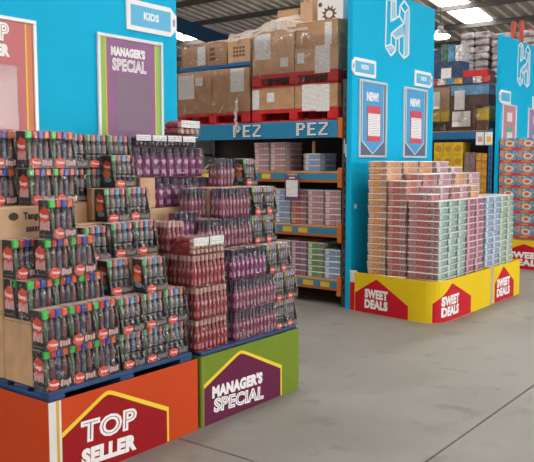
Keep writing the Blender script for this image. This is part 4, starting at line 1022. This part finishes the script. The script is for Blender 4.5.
# ------------------------------------------------------------------ racking behind the right panel
QX = 11.32
r3 = thing('pallet_rack', 'blue pallet rack seen between the middle and right blue panels', 'rack', (0, 0, 0))
for y in (4.37, 7.1):
    for x in (QX, QX+.92): upright(r3, x, y, 2.12, rack_blue)
for zt_ in (2.085, .9):
    for dx in (0, .88): ob('beam', MB().box(QX-.005+dx, QX+.045+dx, 4.41, 7.06, zt_-.12, zt_, rack_blue, .004), r3)
ob('deck', MB().box(QX, QX+.93, 4.41, 7.06, .9, .92, wood), r3); ob('deck', MB().box(QX, QX+.93, 4.41, 7.06, 2.085, 2.10, wood), r3)
ob('shade_sheet', MB().box(QX+1.01, QX+1.02, 4.33, 7.06, 0, 2.1, MATS['shade_dark']), r3)  # same dark sheet in place of shade
ps_ = [at(475, 140, X=QX), at(491, 140, X=QX)]
for k in range(2): 
    y_ = ps_[0].y-.02-k*.14; o_ = ob('price_sheet', MB().box(QX-.012, QX-.008, y_-.125, y_, 1.87, 2.07, paper), r3); ob('price_flash', MB().box(QX-.014, QX-.0115, y_-.10, y_-.03, 1.92, 2.0, yel_l if k else mat('flash_pink', (.6, .3, .35), .5)), o_)
yb = mat('yellow_box', (.62, .42, .015), .45, var=.15, scale=14); ob_ = mat('amber_box', (.60, .30, .04), .45, var=.2, scale=20); dkb = mat('mauve_box', (.22, .15, .16), .5, var=.4, scale=30); bwb = mat('brown_box', (.10, .035, .025), .45, var=.2, scale=10)
ovm = mat('oval_orange', (.50, .22, .02), .5)
def stock(x, y0, y1, z0, z1, m, label, grp, ovals=0, d=.3, name='stock_carton'):
    o_ = ob(name, MB().box(x, x+d, y0, y1, z0, z1, m, .005), None, None, None, label, 'carton', grp)
    mb = MB()
    if ovals: mb.prism(oval((y0+y1)/2, (z0+z1)/2, (y1-y0)*.36, (z1-z0)*.26), x-.002, x, ovm, 'yz'); ob('oval_print', mb, o_)
    else: ob('lid_edge', MB().box(x-.0015, x+d, y0+.002, y1-.002, z1-.02, z1-.016, mat('seam_dark', (.1, .06, .04), .8)), o_)
    return o_
for j in range(3):
    for k in range(5):
        stock(QX+.02, 4.83+.165*j, 4.99+.165*j, .922+.2*k, 1.12+.2*k, yb, 'yellow carton, %s from the top, %s column on the right rack' % (ORD[5-k], ['near', 'middle', 'far'][j]), 'yellow cartons on the right rack', 1)
for j in range(2):
    for k in range(8): stock(QX+.03, 4.62+.095*j, 4.71+.095*j, .922+.105*k, 1.024+.105*k, dkb, 'mauve packet, %s from the top, %s column beside the yellow cartons' % (ORD[8-k], ['near', 'far'][j]), 'mauve packets on the right rack')
for j in range(2):
    for k in range(7): stock(QX+.02, 4.43+.09*j, 4.515+.09*j, .922+.118*k, 1.036+.118*k, ob_, 'amber packet, %s from the top, %s column by the blue post' % (ORD[7-k], ['near', 'far'][j]), 'amber packets on the right rack')
# wrapped loads above
zb = 2.101; GW = 'wrapped stock on the right rack'
def sh(x, y0, y1, z0, z1, lb): ob('paper_sheet', MB().box(x-.004, x-.001, y0, y1, z0, z1, paper), None, None, None, lb, 'paper', 'paper sheets on the right rack')
stock(QX+.02, 4.42, 4.62, zb, zb+.15, bwb, 'brown packet at the near bottom of the wrapped load', GW, 0)
stock(QX+.02, 4.42, 4.62, zb+.152, zb+.34, yb, 'yellow packet in the wrapped load under the blue film', GW, 0)
stock(QX+.02, 4.63, 5.06, zb, zb+.38, bwb, 'dark brown carton with white papers in the wrapped load', GW, 0)
stock(QX+.02, 5.07, 5.40, zb, zb+.15, black_card, 'black tray below the yellow packets at the far end', GW, 0)
stock(QX+.02, 5.07, 5.21, zb+.152, zb+.33, yb, 'nearer yellow packet on the black tray', GW, 0); stock(QX+.02, 5.22, 5.40, zb+.152, zb+.33, yb, 'farther yellow packet on the black tray', GW, 0)
stock(QX+.02, 5.07, 5.40, zb+.332, zb+.68, cardboard3, 'dull carton above the yellow packets', GW, 0)
stock(QX+.02, 4.43, 4.75, zb+.382, zb+.55, bwb, 'brown carton under the blue film', GW, 0); stock(QX+.02, 4.76, 5.05, zb+.382, zb+.55, bwb, 'second brown carton under the blue film', GW, 0)
stock(QX+.02, 4.43, 5.05, zb+.552, zb+.70, mat('blue_film_box', (.10, .34, .60), .3, coat=.6, var=.3, scale=8), 'pale blue filmed carton on the wrapped load', GW, 0)
ob('paper_sheet', MB().box(QX-.022, QX-.019, 4.70, 5.0, zb+.06, zb+.30, paper), None, None, None, 'large white sheet on the dark brown carton', 'paper', 'paper sheets on the right rack')
ob('paper_sheet', MB().box(QX-.022, QX-.019, 4.80, 4.97, zb+.32, zb+.62, paper), None, None, None, 'white sheet hanging over the blue film', 'paper', 'paper sheets on the right rack')
ob('paper_sheet', MB().box(QX-.022, QX-.019, 5.22, 5.36, zb+.35, zb+.62, paper), None, None, None, 'white sheet on the dull carton at the far end', 'paper', 'paper sheets on the right rack')
shell('stretch_film', QX-.015, QX+.36, 4.40, 5.42, zb+.01, zb+.715, wrap, 'crumpled clear film round the load on the right rack', amp=.02)
# upper level: mixed packets
zb = 2.83; rr = random.Random(11)
cols_ = [(.5, .06, .05), (.62, .58, .55), (.03, .06, .14), (.55, .3, .05), (.08, .25, .4), (.6, .5, .45), (.4, .05, .06), (.06, .14, .1)]
nmc = ['red', 'white', 'navy', 'amber', 'blue', 'cream', 'crimson', 'dark green']
y = 4.42; i = 0
while y < 5.4:
    w0 = rr.uniform(.11, .17); k = i % 8; m_ = mat('packet_'+nmc[k].replace(' ', '_'), cols_[k], .4, var=.5, scale=25, coat=.3)
    stock(QX+.02, y, y+w0-.006, zb, zb+.10, m_, nmc[k]+' packet, low row, '+ORD[i+1]+' from the near end of the upper level', 'mixed packets on the upper level', 0)
    k2 = (k+3) % 8; m2 = mat('packet_'+nmc[k2].replace(' ', '_'), cols_[k2], .4, var=.5, scale=25, coat=.3)
    y += w0; i += 1
stock(QX+.02, 4.86, 5.42, zb+.102, zb+.24, mat('packet_navy', cols_[2], .4), 'long navy carton at the far end of the upper level', 'mixed packets on the upper level', 0)
stock(QX+.02, 4.45, 4.85, zb+.102, zb+.20, red_plastic, 'long red tray at the near end of the upper level', 'mixed packets on the upper level', 0)
stock(QX+.02, 4.88, 5.42, zb+.242, zb+.36, mat('packet_navy', cols_[2], .4), 'dark navy tray on top of the long navy carton', 'mixed packets on the upper level', 0)
ob('paper_sheet', MB().box(QX+.014, QX+.018, 5.05, 5.22, zb+.10, zb+.26, paper), None, None, None, 'white sheet on the long navy carton of the upper level', 'paper', 'paper sheets on the right rack')
y = 4.88; i = 0
while y < 5.4:
    k = (i*3+1) % 8; m_ = mat('packet_'+nmc[k].replace(' ', '_'), cols_[k], .4, var=.5, scale=25, coat=.3); w0 = .12
    stock(QX+.02, y, y+w0-.006, zb+.362, zb+.362+rr.uniform(.18, .30), m_, nmc[k]+' packet, top row, '+ORD[i+1]+' from the near end of the upper level', 'mixed packets on the upper level', 0)
    y += w0; i += 1

# far racking with silver-wrapped loads and red uprights
silver = mat('silver_wrap', (.36, .31, .31), .28, coat=.5, var=.6, scale=5, bump=1.0, bscale=9, stretch=(1, 1, 2.2)); FX = 15.6
fr = thing('pallet_rack', 'far red and blue rack rising behind the right blue panel', 'rack', (0, 0, 0))
for y in (4.0, 5.45, 5.62, 8.4):
    for x in (FX, FX+1.0): 
        ob('upright', MB().box(x, x+.07, y-.035, y+.035, 0, at(515, 22, X=FX).z+.02 if y < 6 else 4.2, red_steel), fr)
for y0, y1 in ((2.6, 5.45), (5.62, 8.4)):
    for zt_ in (1.5, 3.0): ob('beam', MB().box(FX-.01, FX+.05, y0, y1, zt_-.12, zt_, red_steel), fr); ob('deck', MB().box(FX, FX+1.05, y0+.05, y1-.05, zt_, zt_+.02, wood), fr)
def silver_load(y0, y1, z0, z1, lb):
    t_ = thing('wrapped_load', lb, 'wrapped load', (0, 0, 0), 0, 'silver wrapped loads on the far rack'); n = 9; hh_ = (z1-z0)/n; rr = random.Random(int(y0*10))
    for k in range(n):
        for q in range(2):
            ya = y0+(y1-y0)*q/2; yb_ = y0+(y1-y0)*(q+1)/2; j_ = rr.uniform(-.02, .02)
            ob('wrapped_bale', MB().box(FX+.03+j_, FX+.95, ya+.004, yb_-.004, z0+k*hh_, z0+(k+1)*hh_-.006, silver, hh_*.22), t_)
a = at(459.5, 40, X=FX).y; b = at(488, 40, X=FX).y
silver_load(b, a, 3.022, at(470, 32, X=FX).z, 'tall silver wrapped load left of the right blue panel')
silver_load(b-1.0, b-.06, 3.022, at(492, 33, X=FX).z, 'tall silver wrapped load just behind the right blue panel edge')
silver_load(b-2.1, b-1.06, 3.022, at(520, 40, X=FX).z, 'silver wrapped load behind the red uprights')
stock(FX+.03, 7.2, 8.2, 3.022, 3.6, cardboard3, 'far brown load on the far rack', 'far loads', 0, .9)

# racking hidden behind the left panel and the far half of the middle rack
r1 = thing('pallet_rack', 'unseen pallet rack added behind the left blue panel to shade the aisle', 'rack', (0, 0, 0))  # unseen rack and cartons, built here to shade the aisle
for x in (2.3, 4.1):
    for y in (4.4, 7.1): upright(r1, x, y, 3.2, rack_blue)
for zt_ in (.9, 2.0):
    for x in (2.32, 4.12): ob('beam', MB().box(x, x+.05, 4.45, 7.05, zt_-.12, zt_, orange_steel), r1)
    ob('deck', MB().box(2.3, 4.18, 4.45, 7.05, zt_, zt_+.02, wood), r1)
for k, (z0, z1_) in enumerate(((0, .75), (.922, 1.8), (2.022, 3.0))):
    for j in range(2): carton(2.4, 4.1, 4.5+1.28*j, 5.72+1.28*j, z0, z1_, 'unseen brown carton shading the aisle behind the left panel, %s level, %s' % (['floor', 'middle', 'upper'][k], ['near end', 'far end'][j]), group='brown cartons behind the left panel')
for k, (z0, z1_) in enumerate(((0, .9), (.902, 1.9), (1.902, 2.9))):
    for j in range(2): carton(8.12, 8.98, 4.36+1.4*j, 5.7+1.4*j, z0, z1_, 'large brown carton behind the middle panel, %s level, %s' % (['floor', 'middle', 'upper'][k], ['near end', 'far end'][j]), group='brown cartons behind the middle panel')
